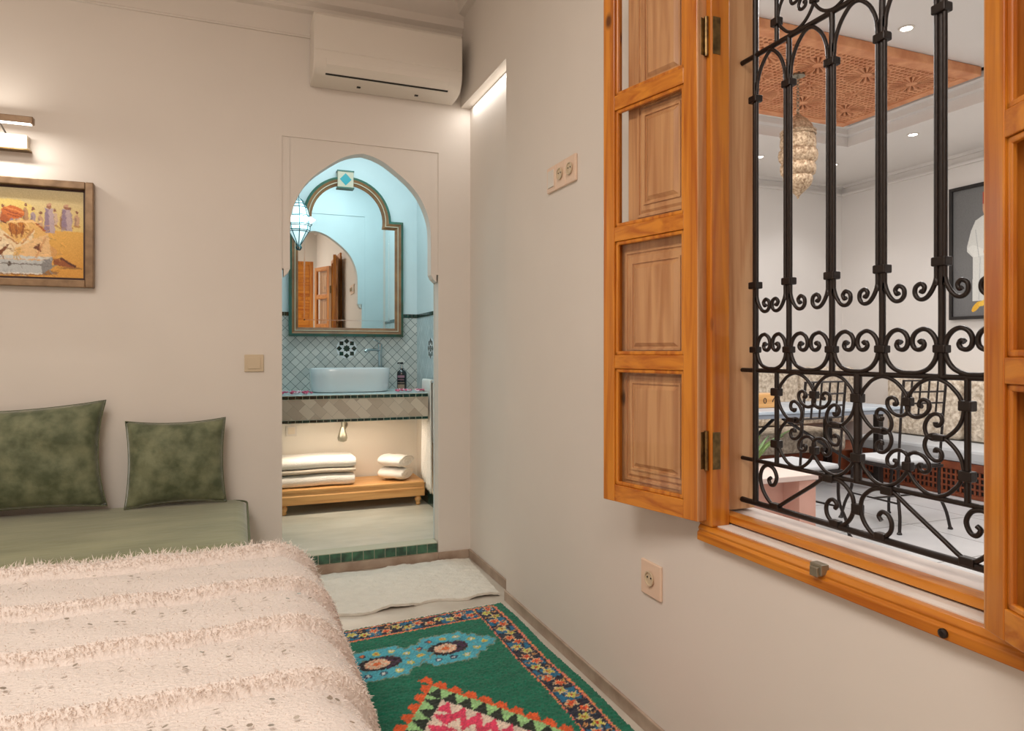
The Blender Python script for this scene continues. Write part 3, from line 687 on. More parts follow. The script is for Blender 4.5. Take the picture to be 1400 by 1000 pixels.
Z_, X_ = np.meshgrid(zz, uu, indexing='ij')
colgrid('canvas', np.stack([X_.ravel(), np.full(X_.size, YB-.016), Z_.ravel()], 1), linarr(R.a).reshape(-1, 3), H_, W_, M['paint'], pt)
obj('canvas_edge', MB().box(cx0, cx1, YB-.0155, YB-.010, cz0, cz1), M['linen'], pt)

# ---- picture lamp
pl = thing('wall_lamp', 'lit brass bar picture lamp on the wall above the desert painting', 'wall lamp', (-1.14, YB, 2.30))
obj('wall_plate', MB().box(-1.30, -.945, YB-.05, YB-.002, 2.232, 2.300), M['cream_plastic'], pl, bevel=.003)
obj('plate_rim', MB().box(-1.305, -.935, YB-.056, YB-.002, 2.225, 2.231), M['brass'], pl)
obj('arm', MB().tube(cr([(-1.13, YB-.03, 2.33), (-1.13, YB-.03, 2.44), (-1.12, YB-.07, 2.50), (-1.11, YB-.13, 2.47), (-1.11, YB-.15, 2.355)], 5), .005, 8), M['brass'], pl, smooth=50)
obj('stem', MB().tube([(-1.035, YB-.13, 2.325), (-1.035, YB-.03, 2.302)], .004, 8), M['iron'], pl)
obj('lamp_bar', MB().box(-1.33, -.895, YB-.17, YB-.13, 2.325, 2.357), M['frame_gold'], pl, bevel=.003)
obj('led_strip', MB().box(-1.32, -.905, YB-.165, YB-.135, 2.3225, 2.325), M['led'], pl, label='glowing strip under the bar')
light('picture_lamp_light', 'AREA', (-1.12, YB-.15, 2.318), 2.4, (1, .95, .88), .38, .03, rot=(math.radians(8), 0, 0))
light('picture_lamp_uplight', 'AREA', (-1.12, YB-.09, 2.37), 1.2, (1, .93, .84), .30, .02, rot=(math.radians(215), 0, 0))

# ---- switches and sockets
sw = thing('light_switch', 'beige square light switch on the wall left of the arch', 'light switch', (.075, YB, 1.19))
obj('plate', MB().box(.033, .132, YB-.010, YB, 1.145, 1.238), M['tan_plastic'], sw, bevel=.003)
obj('rocker', MB().box(.050, .115, YB-.014, YB-.009, 1.160, 1.223), M['tan_plastic'], sw, bevel=.002)
so = thing('wall_socket', 'single cream power socket low on the wall beneath the window', 'socket', (XM, 1.925, .51))
obj('plate', MB().box(XM-.010, XM, 1.868, 1.982, .454, .566), M['pink_plastic'], so, bevel=.003)
def sock(parent, yc, zc, r, x):
    Tm = Matrix.Translation((x, yc, zc)) @ Matrix.Rotation(-PI/2, 4, 'Y')
    obj('socket_well', MB().lathe([(r, .002), (r, .006), (r*.86, .006), (r*.80, -.002)], (0, 0, 0), 24, T=Tm), M['tan_plastic'], parent, smooth=30)
    mm = MB()
    for d_ in (-.010, .010): mm.lathe([(.003, -.001), (.003, .003)], (0, 0, 0), 8, T=Matrix.Translation((x-.001, yc+d_, zc+.004)) @ Matrix.Rotation(-PI/2, 4, 'Y'))
    obj('pin_hole', mm, M['black'], parent)
sock(so, 1.925, .513, .024, XM-.012)
so = thing('triple_socket', 'three-gang beige socket strip high on the wall left of the open casement', 'socket', (XM, 2.595, 1.99))
for i in range(3):
    a = 2.461+i*.091
    obj('plate', MB().box(XM-.012, XM, a, a+.088, 1.936, 2.044), M['pink_plastic'], so, bevel=.003)
    if i < 2: sock(so, a+.044, 1.992, .025, XM-.014)
    else: obj('rocker', MB().box(XM-.016, XM-.011, a+.014, a+.074, 1.955, 2.027), M['white_plastic'], so, bevel=.002)

# ---- sofa and cushions
sf = thing('daybed_sofa', 'sage green velvet daybed against the back wall behind the bed', 'sofa', (-1.2, 3.5, 0))
def rbox(x0, x1, y0, y1, z0, z1, r, nx, ny, sag=0.0):
    mm = MB(); nseg = 6; rows = []
    def ring(ins, z):
        pts = []; X0, X1, Y0, Y1 = x0+ins, x1-ins, y0+ins, y1-ins; rr = max(.004, .085-ins*.5)
        for (cx_, cy_, a0) in ((X1-rr, Y1-rr, 0), (X0+rr, Y1-rr, 90), (X0+rr, Y0+rr, 180), (X1-rr, Y0+rr, 270)):
            for k in range(nseg+1):
                a = math.radians(a0+90*k/nseg); pts.append((cx_+rr*math.cos(a), cy_+rr*math.sin(a), z))
        return pts
    for k in range(7): a = PI/2*k/6; rows.append(ring(r*(1-math.cos(PI/2-a)) if False else r*(1-math.sin(a)), z0+r*(1-math.cos(a))))
    for k in range(7): a = PI/2*k/6; rows.append(ring(r*(1-math.cos(a)), z1-r+r*math.sin(a)))
    return rows
rows = rbox(-2.3, .055, 2.98, 4.0, .22, .472, .07, 0, 0)
m = MB(); nn = len(rows[0]); vs = [p for r0 in rows for p in r0]; fs = []
for i in range(len(rows)-1):
    for k in range(nn): fs.append((i*nn+k, i*nn+(k+1) % nn, (i+1)*nn+(k+1) % nn, (i+1)*nn+k))
fs += [tuple(range(nn)), tuple((len(rows)-1)*nn+k for k in range(nn))]
m.add(vs, fs); obj('seat_cushion', m, M['sofa'], sf, smooth=50)
o_ = rows[7+1]; obj('piping', MB().tube([(p[0], p[1], .455) for p in rbox(-2.3, .055, 2.98, 4.0, .22, .472, .07, 0, 0)[9]], .005, 6, closed=True), M['seam'], sf, smooth=50)
obj('base', MB().box(-2.28, .03, 3.0, 3.995, .0, .23), M['sofa'], sf, bevel=.01)

def cushion(name, label, cx_, y_, z0, W, H, T_, lean, group, seed, ear=.035, roll=0):
    r2 = np.random.default_rng(seed); mm = MB(); N = 30
    root = thing(name, label, 'cushion', (cx_, y_, z0), group)
    Mx = Matrix.Translation((cx_, y_, z0)) @ Matrix.Rotation(lean, 4, 'X') @ Matrix.Translation((0, 0, H/2)) @ Matrix.Rotation(math.radians(roll), 4, 'Y') @ Matrix.Translation((0, 0, -H/2))
    ph = r2.uniform(0, 6, 8)
    for side in (1, -1):
        rows = []
        for i in range(N+1):
            row = []
            for j in range(N+1):
                u = -1+2*i/N; v = -1+2*j/N
                th = ((1-abs(u)**2.6)**.62)*((1-abs(v)**2.6)**.62)*T_/2
                wr = .006*math.sin(7*u+3*v+ph[0])*math.sin(5*v+ph[1])+.004*math.sin(15*u*v+ph[2])
                wr += .006*math.exp(-((abs(u)-.85)**2+(abs(v)-.85)**2)*14)*math.sin(26*(u-v*(1 if u*v > 0 else -1))+ph[3])
                th += wr*(1-u**8)*(1-v**8)
                pin = 1-ear*1.4*(1-v*v) ; pin2 = 1-ear*1.8*(1-u*u)
                x = u*W/2*pin; z = H/2+v*H/2*pin2
                row.append(Mx @ Vector((x, -side*max(th, 0), z)))
            rows.append(row)
        mm.grid(rows)
    bm = bmesh.new(); me = bpy.data.meshes.new('t')
    o = obj('cover', mm, M['velvet'], root, smooth=True)
    bm.from_mesh(o.data); bmesh.ops.remove_doubles(bm, verts=bm.verts, dist=.0008); bmesh.ops.recalc_face_normals(bm, faces=bm.faces); bm.to_mesh(o.data); bm.free()
    pts = []
    for k in range(4*N):
        s_, q = divmod(k, N); t_ = -1+2*q/N
        u, v = [(t_, -1), (1, t_), (-t_, 1), (-1, -t_)][s_]
        pts.append(Mx @ Vector((u*W/2*(1-ear*1.4*(1-v*v)), 0, H/2+v*H/2*(1-ear*1.8*(1-u*u)))))
    obj('seam', MB().tube(pts, .0028, 6, closed=True), M['seam'], root, smooth=50)
    return root
cushion('cushion', 'large olive green velvet cushion leaning on the wall at the left', -1.03, 3.86, .486, .86, .518, .20, math.radians(-9), 'green velvet cushions', 3, .062, -2)
cushion('cushion', 'smaller olive green velvet cushion leaning on the wall nearer the arch', -.29, 3.87, .476, .465, .435, .17, math.radians(-9), 'green velvet cushions', 8, .05, -.6)

# ---- bed
bd = thing('bed', 'bed under the fringed cream blanket', 'bed', (-.85, 1.15, 0))
obj('base', MB().box(-1.98, .16, -.30, 2.50, .0, .26), M['linen'], bd, bevel=.02)
obj('mattress', MB().box(-1.98, .18, -.32, 2.54, .262, .535), M['linen'], bd, bevel=.05)
# blanket: surface parametrised by s (across, then down the side) and t (along the bed, then down the foot)
ZTOP = .552
cre = [2.505+.0, 2.142, 1.812, 1.498, 1.19, .88, .57, .26, -.05]
def surf(s, t, amp=1.0):
    # s: distance from x=-1.99 ; returns position and normal
    x0 = -1.99; xe = .115; r = .135; Lt = xe-x0
    s = np.asarray(s, float); t = np.asarray(t, float)
    # across profile
    a = np.clip((s-Lt)/r, 0, 1.28); rest = np.clip(s-Lt-1.28*r, 0, None)
    px_ = x0+np.minimum(s, Lt)+r*np.sin(a)+rest*math.cos(1.28); pz_ = ZTOP-r*(1-np.cos(a))-rest*math.sin(1.28)
    nx_ = np.sin(a); nz_ = np.cos(a)
    # along profile: t is y until ye then bends down
    ye = 2.52; rf = .11
    b_ = np.clip((t-ye)/rf, 0, 1.45); rest2 = np.clip(t-ye-1.45*rf, 0, None)
    py_ = np.minimum(t, ye)+rf*np.sin(b_)+rest2*math.cos(1.45); dz = -rf*(1-np.cos(b_))-rest2*math.sin(1.45)
    pz_ = pz_+dz; ny_ = np.sin(b_)
    # corner: pull in as both bend
    px_ = px_-np.clip(s-Lt, 0, .3)*.12*np.clip((t-ye+.12)/.25, 0, 1)
    N = np.stack([nx_*np.cos(b_), ny_, nz_*np.cos(b_)+1e-3], -1); N /= np.linalg.norm(N, axis=-1, keepdims=True)
    # puffed rows
    wob = .012*np.sin(s*3.1+t*1.0)+.008*np.sin(s*7.7+1.0)
    drop = np.clip(s-Lt, 0, 1)*.30
    tt = t+wob-0.0
    h = np.zeros_like(tt)
    for c_ in cre:
        d_ = tt-(c_+.0+drop*.25)
        m_ = (d_ >= 0) & (d_ < .37)
        pr = np.where(d_ < .016, np.sqrt(np.clip(d_/.016, 0, 1))*1.0, np.clip(1-(d_-.016)/.32, 0, 1)**.8)
        h = np.where(m_, np.maximum(h, pr*.036), h)
    for c_ in cre:
        d_ = tt-(c_+drop*.25); h = np.where((d_ < 0) & (d_ > -.018), h-.016*(1+d_/.018), h)
    h = h+.004*np.sin(s*19+t*5)*np.sin(t*23)
    P = np.stack([px_, py_, pz_], -1)+N*h[..., None]*amp
    P[..., 2] = np.maximum(P[..., 2], .03)
    return P, N
ns, ntt = 150, 560
s_v = np.linspace(0, 2.105+.135*1.28+.24, ns); t_v = np.linspace(-.42, 2.52+.16+.30, ntt)
SS, TT = np.meshgrid(s_v, t_v, indexing='ij')
P, N = surf(SS, TT)
def fastmesh(name, V, F, material, parent, loc=None, smooth=True):
    base = np.array(origin_of(parent)) if parent is not None else np.array(loc)
    me = bpy.data.meshes.new(name); V = np.asarray(V)-base; k = F.shape[1]
    me.vertices.add(len(V)); me.vertices.foreach_set('co', V.astype(np.float32).ravel())
    me.loops.add(F.size); me.loops.foreach_set('vertex_index', F.astype(np.int32).ravel())
    me.polygons.add(len(F)); me.polygons.foreach_set('loop_start', np.arange(0, F.size, k, dtype=np.int32)); me.update(calc_edges=True)
    if smooth: me.polygons.foreach_set('use_smooth', [True]*len(F))
    me.materials.append(material); o = bpy.data.objects.new(name, me); C.objects.link(o)
    if parent is not None: o.parent = parent
    else: o.location = base
    return o
def gridF(a, b_):
    i, j = np.meshgrid(np.arange(a-1), np.arange(b_-1), indexing='ij'); q = (i*b_+j).ravel(); return np.stack([q, q+b_, q+b_+1, q+1], 1)
bl = thing('blanket', 'fluffy cream wool blanket with rows of fringe and small sequins on the bed', 'blanket', (-.85, 1.15, .55))
fastmesh('wool_cover', P.reshape(-1, 3), gridF(ns, ntt), M['blanket'], bl)
def strands(name, s, t, L0, wid, dirv, mat_, parent, curl=.5, up=.9, seed=1):
    r2 = np.random.default_rng(seed); n = len(s)
    P, N = surf(s, t)
    d_ = N*up+dirv+r2.normal(0, curl, (n, 3)); d_ /= np.linalg.norm(d_, axis=1, keepdims=True)
    L = L0*r2.uniform(.5, 1.3, n)[:, None]
    d2 = d_+r2.normal(0, curl*.8, (n, 3))+np.array([0, 0, -.45]); d2 /= np.linalg.norm(d2, axis=1, keepdims=True)
    side = np.cross(d_, r2.normal(0, 1, (n, 3))); side /= np.linalg.norm(side, axis=1, keepdims=True); side *= wid
    b0 = P-N*.002; m1 = b0+d_*L*.55; e = m1+d2*L*.5
    V = np.stack([b0-side, b0+side, m1+side*.8, m1-side*.8, e], 1).reshape(-1, 3)
    q = np.arange(n)*5
    F = np.concatenate([np.stack([q, q+1, q+2], 1), np.stack([q, q+2, q+3], 1), np.stack([q+3, q+2, q+4], 1)])
    V[:, 2] = np.maximum(V[:, 2], .012)
    return fastmesh(name, V, F, mat_, parent, smooth=False)
SMAX = s_v[-1]; r1 = np.random.default_rng(5)
n = 70000
s_a = r1.uniform(.2, SMAX, n); t_a = r1.uniform(.55, 2.80, n)
o = strands('wool_pile', s_a, t_a, .010, .0012, np.array([0, -1.2, 0]), M['fringe'], bl, .7, .30, 2); o['kind'] = 'stuff'
# denser fringe along each row, hanging toward the near side
sa, ta = [], []
for c_ in cre[:7]:
    k = 2600; s_ = r1.uniform(.2, SMAX, k); drop = np.clip(s_-2.105, 0, 1)*.30
    ta.append(c_+drop*.25-.012*np.sin(s_*3.1+c_)-.008*np.sin(s_*7.7+1)+r1.uniform(.004, .022, k)); sa.append(s_)
o = strands('row_fringe', np.concatenate(sa), np.concatenate(ta), .012, .0014, np.array([0, -1.0, .25]), M['fringe'], bl, .5, .45, 3); o['kind'] = 'stuff'
k = 5000; s_ = r1.uniform(.2, SMAX, k)
o = strands('foot_fringe', s_, r1.uniform(2.50, 2.74, k), .024, .0016, np.array([.1, .4, .4]), M['fringe'], bl, .5, .7, 4); o['kind'] = 'stuff'
k = 8000
o = strands('side_fringe', r1.uniform(2.16, SMAX, k), r1.uniform(.55, 2.7, k), .013, .0015, np.array([.3, -.5, -.7]), M['fringe'], bl, .5, .35, 6); o['kind'] = 'stuff'
# sequins
k = 420; s_ = r1.uniform(.2, 2.2, k); t_ = []
for i in range(k):
    c_ = cre[r1.integers(0, 7)]; t_.append(c_-r1.choice([.08, .13, .17, .21])+r1.normal(0, .012))
t_ = np.array(t_); Pq, Nq = surf(s_, t_)
Nq = Nq+r1.normal(0, .3, Nq.shape); Nq /= np.linalg.norm(Nq, axis=1, keepdims=True)
A = np.cross(Nq, [0, 1, 0.1]); A /= np.linalg.norm(A, axis=1, keepdims=True); B = np.cross(Nq, A)
V = []; F = []
for i in range(k):
    c_ = Pq[i]+Nq[i]*.009; rr = .0042
    V += [c_+A[i]*rr*1.5*math.cos(2*PI*q/6)+B[i]*rr*math.sin(2*PI*q/6) for q in range(6)]; F.append([6*i+q for q in range(6)])
o = fastmesh('sequins', np.array(V), np.array(F), M['sequin'], bl, smooth=False); o['kind'] = 'stuff'

# ---- patterned rug
RX0, RX1, RY0, RY1 = .20, 1.212, .95, 3.19
cell = .0055; nx = int((RX1-RX0)/cell); ny = int((RY1-RY0)/cell)
xs = np.linspace(RX0, RX1, nx); ys = np.linspace(RY0, RY1, ny); Xg, Yg = np.meshgrid(xs, ys, indexing='ij')
U = RX1-Xg; V_ = RY1-Yg      # distance from the right and the far edge
jx = rng.normal(0, .0018, Xg.shape); jy = rng.normal(0, .0018, Xg.shape)
u = U+jx; v = V_+jy; xx = RX1-u; yy = RY1-v
col = np.zeros((nx, ny, 3)); GRN = (4, 106, 80)
col[:] = GRN
def setc(mask, c_): col[mask] = c_
# border: along the right side u in .055..165, along the far side v in .02..135
def band(a0, a1, a, along, msk):
    c_ = (a0+a1)/2; inb = msk & (a > a0) & (a < a1)
    setc(inb, (30, 34, 52))
    setc(inb & (np.sin(along*42)+np.sin(along*27+1) > .15) & (a < a1-.012) & (a > a0+.012), (20, 104, 140))
    vine = np.abs(a-(c_+.022*np.sin(along*36))) < .005
    setc(inb & vine, (42, 20, 34))
    k = np.round(along/.050); dl = along-k*.050; off = np.where(k % 2 == 0, .012, -.014); da = a-(c_+off)
    an = np.arctan2(dl, da); rad = np.hypot(dl, da); sh = .0165+.006*np.cos(5*an)
    odd = (k % 4 < 2)
    setc(inb & (rad < sh+.006), (214, 190, 150)); setc(inb & (rad < sh) & odd, (222, 96, 44)); setc(inb & (rad < sh) & ~odd, (196, 196, 84)); setc(inb & (rad < .007), (180, 50, 40))
    k2 = np.round((along+.031)/.062); dl2 = along+.031-k2*.062; rad2 = np.hypot(dl2, a-(c_-.03*np.where(k2 % 2 == 0, 1, -1)))
    setc(inb & (rad2 < .010), (206, 150, 90)); setc(inb & (rad2 < .005), (30, 34, 52))
    for e in (a0, a1): setc(msk & (np.abs(a-e) < .0055) & ((np.floor(along/.012)).astype(int) % 2 == 0), (232, 150, 84)); setc(msk & (np.abs(a-e) < .0055) & ((np.floor(along/.012)).astype(int) % 2 == 1), (222, 120, 110))
corner = (u > .055)
band(.02, .135, v, u, (u > .055))
band(.055, .165, u, v, (v > .03) & ((v > .0) & (u < .165)))
# turquoise flower clusters
def flower(cx_, cy_, rx=.145, ry=.15):
    dx = xx-cx_; dy = yy-cy_
    cent = [(0, ry*.62), (0, -ry*.62), (rx*.8, ry*.30), (-rx*.8, ry*.30), (rx*.8, -ry*.30), (-rx*.8, -ry*.30), (rx*1.15, 0), (-rx*1.15, 0), (rx*.42, ry*.62), (-rx*.42, ry*.62), (rx*.42, -ry*.62), (-rx*.42, -ry*.62)]
    for (a, b_) in cent:
        rd = np.hypot(dx-a, (dy-b_)*1.0); sh = .046+.006*np.cos(6*np.arctan2(dy-b_, dx-a))
        setc(rd < sh+.006, (120, 140, 120))
    for (a, b_) in cent:
        rd = np.hypot(dx-a, dy-b_); sh = .044+.007*np.cos(6*np.arctan2(dy-b_, dx-a)); setc(rd < sh, (74, 168, 186))
    for i, (a, b_) in enumerate(cent):
        rd = np.hypot(dx-a, dy-b_); setc(rd < .016, (40, 60, 90) if i % 2 else (196, 190, 90)); setc(rd < .008, (206, 214, 210) if i % 3 else (206, 120, 70))
    el = (dx/.088)**2+(dy/.062)**2; setc(el < 1, (34, 22, 30)); setc((el < 1) & (dx > 0) & (np.sin(dx*160)*np.sin(dy*160) > .1), (70, 34, 70))
    e2 = ((dx+.012)/.05)**2+(dy/.044)**2; wv = np.sin(dx*190+1)*np.sin(dy*190)
    setc((e2 < 1), (222, 170, 140)); setc((e2 < 1) & (wv > .25), (220, 206, 180)); setc((e2 < .12), (214, 110, 60))
flower(.815, 2.81); flower(.525, 2.79)
for cy_ in (1.25,): flower(.815, cy_); flower(.525, cy_)
# serrated diamond
cxd, cyd, slope, hh = .672, 1.83, .66, .70
cc = .115; Ud = (yy-cyd)+(xx-cxd)/slope; Vd = (yy-cyd)-(xx-cxd)/slope; hh = 6*cc
iu = np.floor(Ud/cc); iv = np.floor(Vd/cc); fu = Ud/cc-iu; fv = Vd/cc-iv
ring = 5-np.maximum(np.where(iu >= 0, iu, -iu-1), np.where(iv >= 0, iv, -iv-1))      # 0 = outermost cells
upper = (yy > cyd)
half_ = np.where(np.where(iu >= 0, iu, -iu-1) >= np.where(iv >= 0, iv, -iv-1), np.abs(fu-.5)*0+np.where(iu >= 0, fu, 1-fu), np.where(iv >= 0, fv, 1-fv))   # 1 at the outer side of the cell
along_ = np.where(np.where(iu >= 0, iu, -iu-1) >= np.where(iv >= 0, iv, -iv-1), fv, fu)
tri = half_ < 1-np.abs(along_-.5)*2+.06        # triangle on the inner side pointing outwards
pal = {-1: ((222, 92, 40), None), 0: ((28, 40, 28), (152, 200, 134)), 1: ((222, 62, 98), (224, 204, 186)), 2: ((224, 204, 186), (214, 60, 92)), 3: ((226, 120, 54), (66, 28, 66)), 4: ((30, 110, 146), (222, 92, 40)), 5: ((224, 204, 186), (66, 28, 66))}
for k in range(-1, 6):
    a_, b_ = pal[k]; mk = ring == k
    if b_: setc(mk, b_)
    setc(mk & tri & ((half_ < .62) if k == -1 else True), a_)
sh_ = rng.normal(1, .17, (nx, ny, 1)); streak = 1+.07*np.sin(Yg*60+3*np.sin(Xg*9))[..., None]
colr = np.clip(linarr(np.clip(col, 0, 255))*sh_*streak, 0, 1)
Zr = .016+rng.normal(0, .0018, Xg.shape); e_ = np.minimum.reduce([Xg-RX0, RX1-Xg, Yg-RY0, RY1-Yg]); Zr = np.where(e_ < .002, .002, Zr)
# the far edge runs slightly askew
Yp = Yg-(RX1-Xg)*.09*((Yg-RY0)/(RY1-RY0)); Xp = Xg+.004*np.sin(Yg*9)
rg = thing('rug', 'emerald green patterned wool rug with floral border on the floor beside the bed', 'rug', (.66, 2.1, 0))
colgrid('pile', np.stack([Xp.ravel(), Yp.ravel(), Zr.ravel()], 1), colr.reshape(-1, 3), nx, ny, M['rug'], rg)
k = 420; V = []; F = []
for i in range(k):
    x = RX0+(RX1-RX0)*i/k; y = RY1-(RX1-x)*.09; dx = random.gauss(0, .008); L_ = random.uniform(.015, .04); b0 = len(V)
    V += [(x-.0015, y-.002, .006), (x+.0015, y-.002, .006), (x+dx+.001, y+L_, .003), (x+dx-.001, y+L_, .003)]; F.append([b0, b0+1, b0+2, b0+3])
o = fastmesh('tassels', np.array(V), np.array(F), M['fringe'], rg, smooth=False); o['kind'] = 'stuff'

# ---- white mat by the step
nu, nv = 90, 70; rows = []
for i in range(nu):
    row = []
    for j in range(nv):
        a = i/(nu-1); b_ = j/(nv-1)
        x = .16+(1.285-.16)*a; yb = 3.965+.018*math.sin(a*9+1)+.012*math.sin(a*23); yf = 3.335+.018*math.sin(a*12)+.010*math.sin(a*27+2)
        xe = -.035*(1-b_)*(a**6); y = yf+(yb-yf)*b_; z = .013+.0025*math.sin(x*60+y*20)*math.sin(y*70)+random.gauss(0, .0012)
        lift = .012*max(0, math.sin(a*15+.5))*max(0, 1-b_*9); z += lift
        row.append((x+xe, y, z))
    rows.append(row)
m = MB().grid(rows)
edge = [rows[i][0] for i in range(nu)]+[rows[-1][j] for j in range(1, nv)]+[rows[i][-1] for i in range(nu-2, -1, -1)]+[rows[0][j] for j in range(nv-2, 0, -1)]
n = len(edge); m.add(edge+[(p[0], p[1], .001+(p[2]-.013 if p[2] > .018 else 0)) for p in edge], [(i, (i+1) % n, (i+1) % n+n, i+n) for i in range(n)])
tag(obj('bath_mat', m, M['mat'], loc=(.72, 3.65, 0), smooth=60), 'off-white woolly mat on the floor in front of the green-tiled step', 'mat')
# ================================================================== bathroom things
cn = thing('vanity_counter', 'tiled vanity counter with green edge strips, under the arched mirror', 'counter', (.55, 5.1, .77))
CY = 4.80; CZ = .962
obj('counter_top', MB().box(BX0, BX1-.077, CY+.006, BY1-.001, CZ-.03, CZ), M['stone_white'] if False else mat('counter_stone', (196, 214, 214), .25), cn, bevel=.002)
obj('front_panel', MB().box(BX0, BX1-.077, CY+.004, CY+.06, .797, CZ-.030), M['tile_front'], cn)
obj('core', MB().box(BX0, BX1-.077, CY+.061, BY1-.001, .80, CZ-.031), M['bath_low'], cn)
obj('edge_strip_backing', MB().box(BX0, BX1-.077, CY+.003, CY+.0055, CZ-.030, CZ-.002).box(BX0, BX1-.077, CY+.003, CY+.06, .775, .7965), M['grout'], cn)
obj('edge_tiles', tiles(BX0, BX1-.077, CY, CY+.004, CZ-.028, CZ-.004, .045, .004), M['dark_green_tile'], cn, label='upper dark green tile strip')
obj('edge_tiles', tiles(BX0, BX1-.077, CY, CY+.004, .776, .796, .045, .004), M['dark_green_tile'], cn, label='lower dark green tile strip')

bs = thing('wash_basin', 'white ceramic countertop basin on the tiled vanity counter', 'basin', (.766, 5.17, CZ))
def sup(a, b_, p, n=48):
    out = []
    for k in range(n):
        t_ = 2*PI*k/n; c_, s_ = math.cos(t_), math.sin(t_)
        out.append((a*abs(c_)**(2/p)*(1 if c_ > 0 else -1), b_*abs(s_)**(2/p)*(1 if s_ > 0 else -1)))
    return out
ringz = [(.255, .155, 0.0), (.270, .168, .006), (.279, .178, .04), (.284, .183, .12), (.286, .185, .168), (.284, .183, .172), (.279, .178, .172), (.276, .175, .165), (.262, .160, .06), (.20, .11, .035), (.03, .02, .03)]
m = MB(); rows = [[(.766+x, 5.17+y, CZ+z) for x, y in sup(a, b_, 3.2)] for a, b_, z in ringz]; n = 48; vs = [p for r0 in rows for p in r0]; fs = []
for i in range(len(rows)-1):
    for k in range(n): fs.append((i*n+k, i*n+(k+1) % n, (i+1)*n+(k+1) % n, (i+1)*n+k))
fs += [tuple(range(n)), tuple((len(rows)-1)*n+k for k in range(n))]
m.add(vs, fs); obj('bowl', m, M['ceramic'], bs, smooth=40)
obj('drain', MB().lathe([(.022, .030), (.022, .034), (.01, .036)], (.766, 5.17, CZ), 20), M['chrome'], bs)

fc = thing('tall_faucet', 'tall chrome mixer tap standing behind the basin', 'tap', (1.03, 5.385, CZ))
obj('body', MB().lathe([(.026, 0), (.026, .006), (.017, .010), (.017, .33), (.019, .335), (.019, .352), (.012, .356)], (1.03, 5.385, CZ), 20), M['chrome'], fc, smooth=40)
obj('spout', MB().tube([(1.03, 5.385, CZ+.305), (.98, 5.35, CZ+.31), (.915, 5.30, CZ+.305), (.90, 5.29, CZ+.292)], .011, 12), M['chrome'], fc, smooth=50)
obj('lever', MB().tube([(1.03, 5.385, CZ+.36), (1.01, 5.36, CZ+.375), (.975, 5.32, CZ+.385)], .006, 10), M['chrome'], fc, smooth=50)

bt = thing('soap_bottle', 'black pump bottle on the counter right of the basin', 'bottle', (1.165, 5.22, CZ))
obj('body', MB().lathe([(.034, 0), (.037, .004), (.037, .125), (.034, .140), (.022, .152), (.013, .156), (.013, .165)], (1.165, 5.22, CZ), 24), M['bottle'], bt, smooth=40)
obj('collar', MB().lathe([(.012, .162), (.012, .186), (.007, .188), (.006, .198)], (1.165, 5.22, CZ), 16), M['chrome'], bt, smooth=40)
obj('pump', MB().lathe([(.012, .198), (.013, .210), (.008, .214)], (1.165, 5.22, CZ), 16).tube([(1.165, 5.22, CZ+.206), (1.135, 5.20, CZ+.208), (1.127, 5.195, CZ+.203)], .005, 8), M['bottle'], bt, smooth=40)
lab = mat('bottle_label', (150, 110, 124), .5); lab2 = mat('bottle_label_low', (150, 128, 108), .5)
def lblpatch(z0, z1, a0, a1, mt):
    rows = []
    for i in range(13):
        a = math.radians(a0+(a1-a0)*i/12); rows.append([(1.165+.0376*math.cos(a), 5.22+.0376*math.sin(a), CZ+z) for z in (z0, z1)])
    obj('label', MB().grid(rows), mt, bt, smooth=True)
lblpatch(.095, .113, 200, 290, lab); lblpatch(.078, .083, 205, 285, lab); lblpatch(.055, .060, 200, 290, lab2); lblpatch(.012, .045, 200, 290, lab2)

# rose petals strewn on the counter
def petal_mesh():
    rows = []
    for i in range(6):
        a = -1+2*i/5
        rows.append([(.014*a*(1-.35*b_*b_), .016*b_*(1-.2*a*a), .010*(a*a*.6+b_*b_*.7)) for b_ in np.linspace(-1, 1, 6)])
    return MB().grid(rows)
first = {}
def petal(x, y, rz, which, label, group):
    if which not in first:
        o = obj('rose_petal', petal_mesh(), M['petal'] if which == 'r' else M['petal_pale'], loc=(0, 0, 0), smooth=True); md = o.modifiers.new('thickness', 'SOLIDIFY'); md.thickness = .0012; first[which] = o; o.location = (x, y, CZ+.002)
    else:
        o = first[which].copy(); C.objects.link(o); o.location = (x, y, CZ+.002)
    o.rotation_euler = (random.uniform(-.3, .3), random.uniform(-.3, .3), rz); o.location.z = CZ+.0065
    tag(o, label, 'flower petal', group)
pr = random.Random(4)
for i in range(22): petal(pr.uniform(.22, .465), pr.uniform(4.86, 5.05), pr.uniform(0, 6), 'r', 'crimson rose petal on the counter left of the basin', 'crimson petals left of the basin')
for i in range(7): petal(pr.uniform(.22, .465), pr.uniform(4.86, 5.05), pr.uniform(0, 6), 'p', 'pale pink petal on the counter left of the basin', 'pale petals left of the basin')
for i in range(14): petal(pr.uniform(1.06, 1.28), pr.uniform(4.90, 5.12), pr.uniform(0, 6), 'r', 'crimson rose petal on the counter right of the basin', 'crimson petals right of the basin')
for i in range(10): petal(pr.uniform(1.10, 1.30), pr.uniform(4.86, 5.08), pr.uniform(0, 6), 'p', 'pale pink petal on the counter right of the basin', 'pale petals right of the basin')

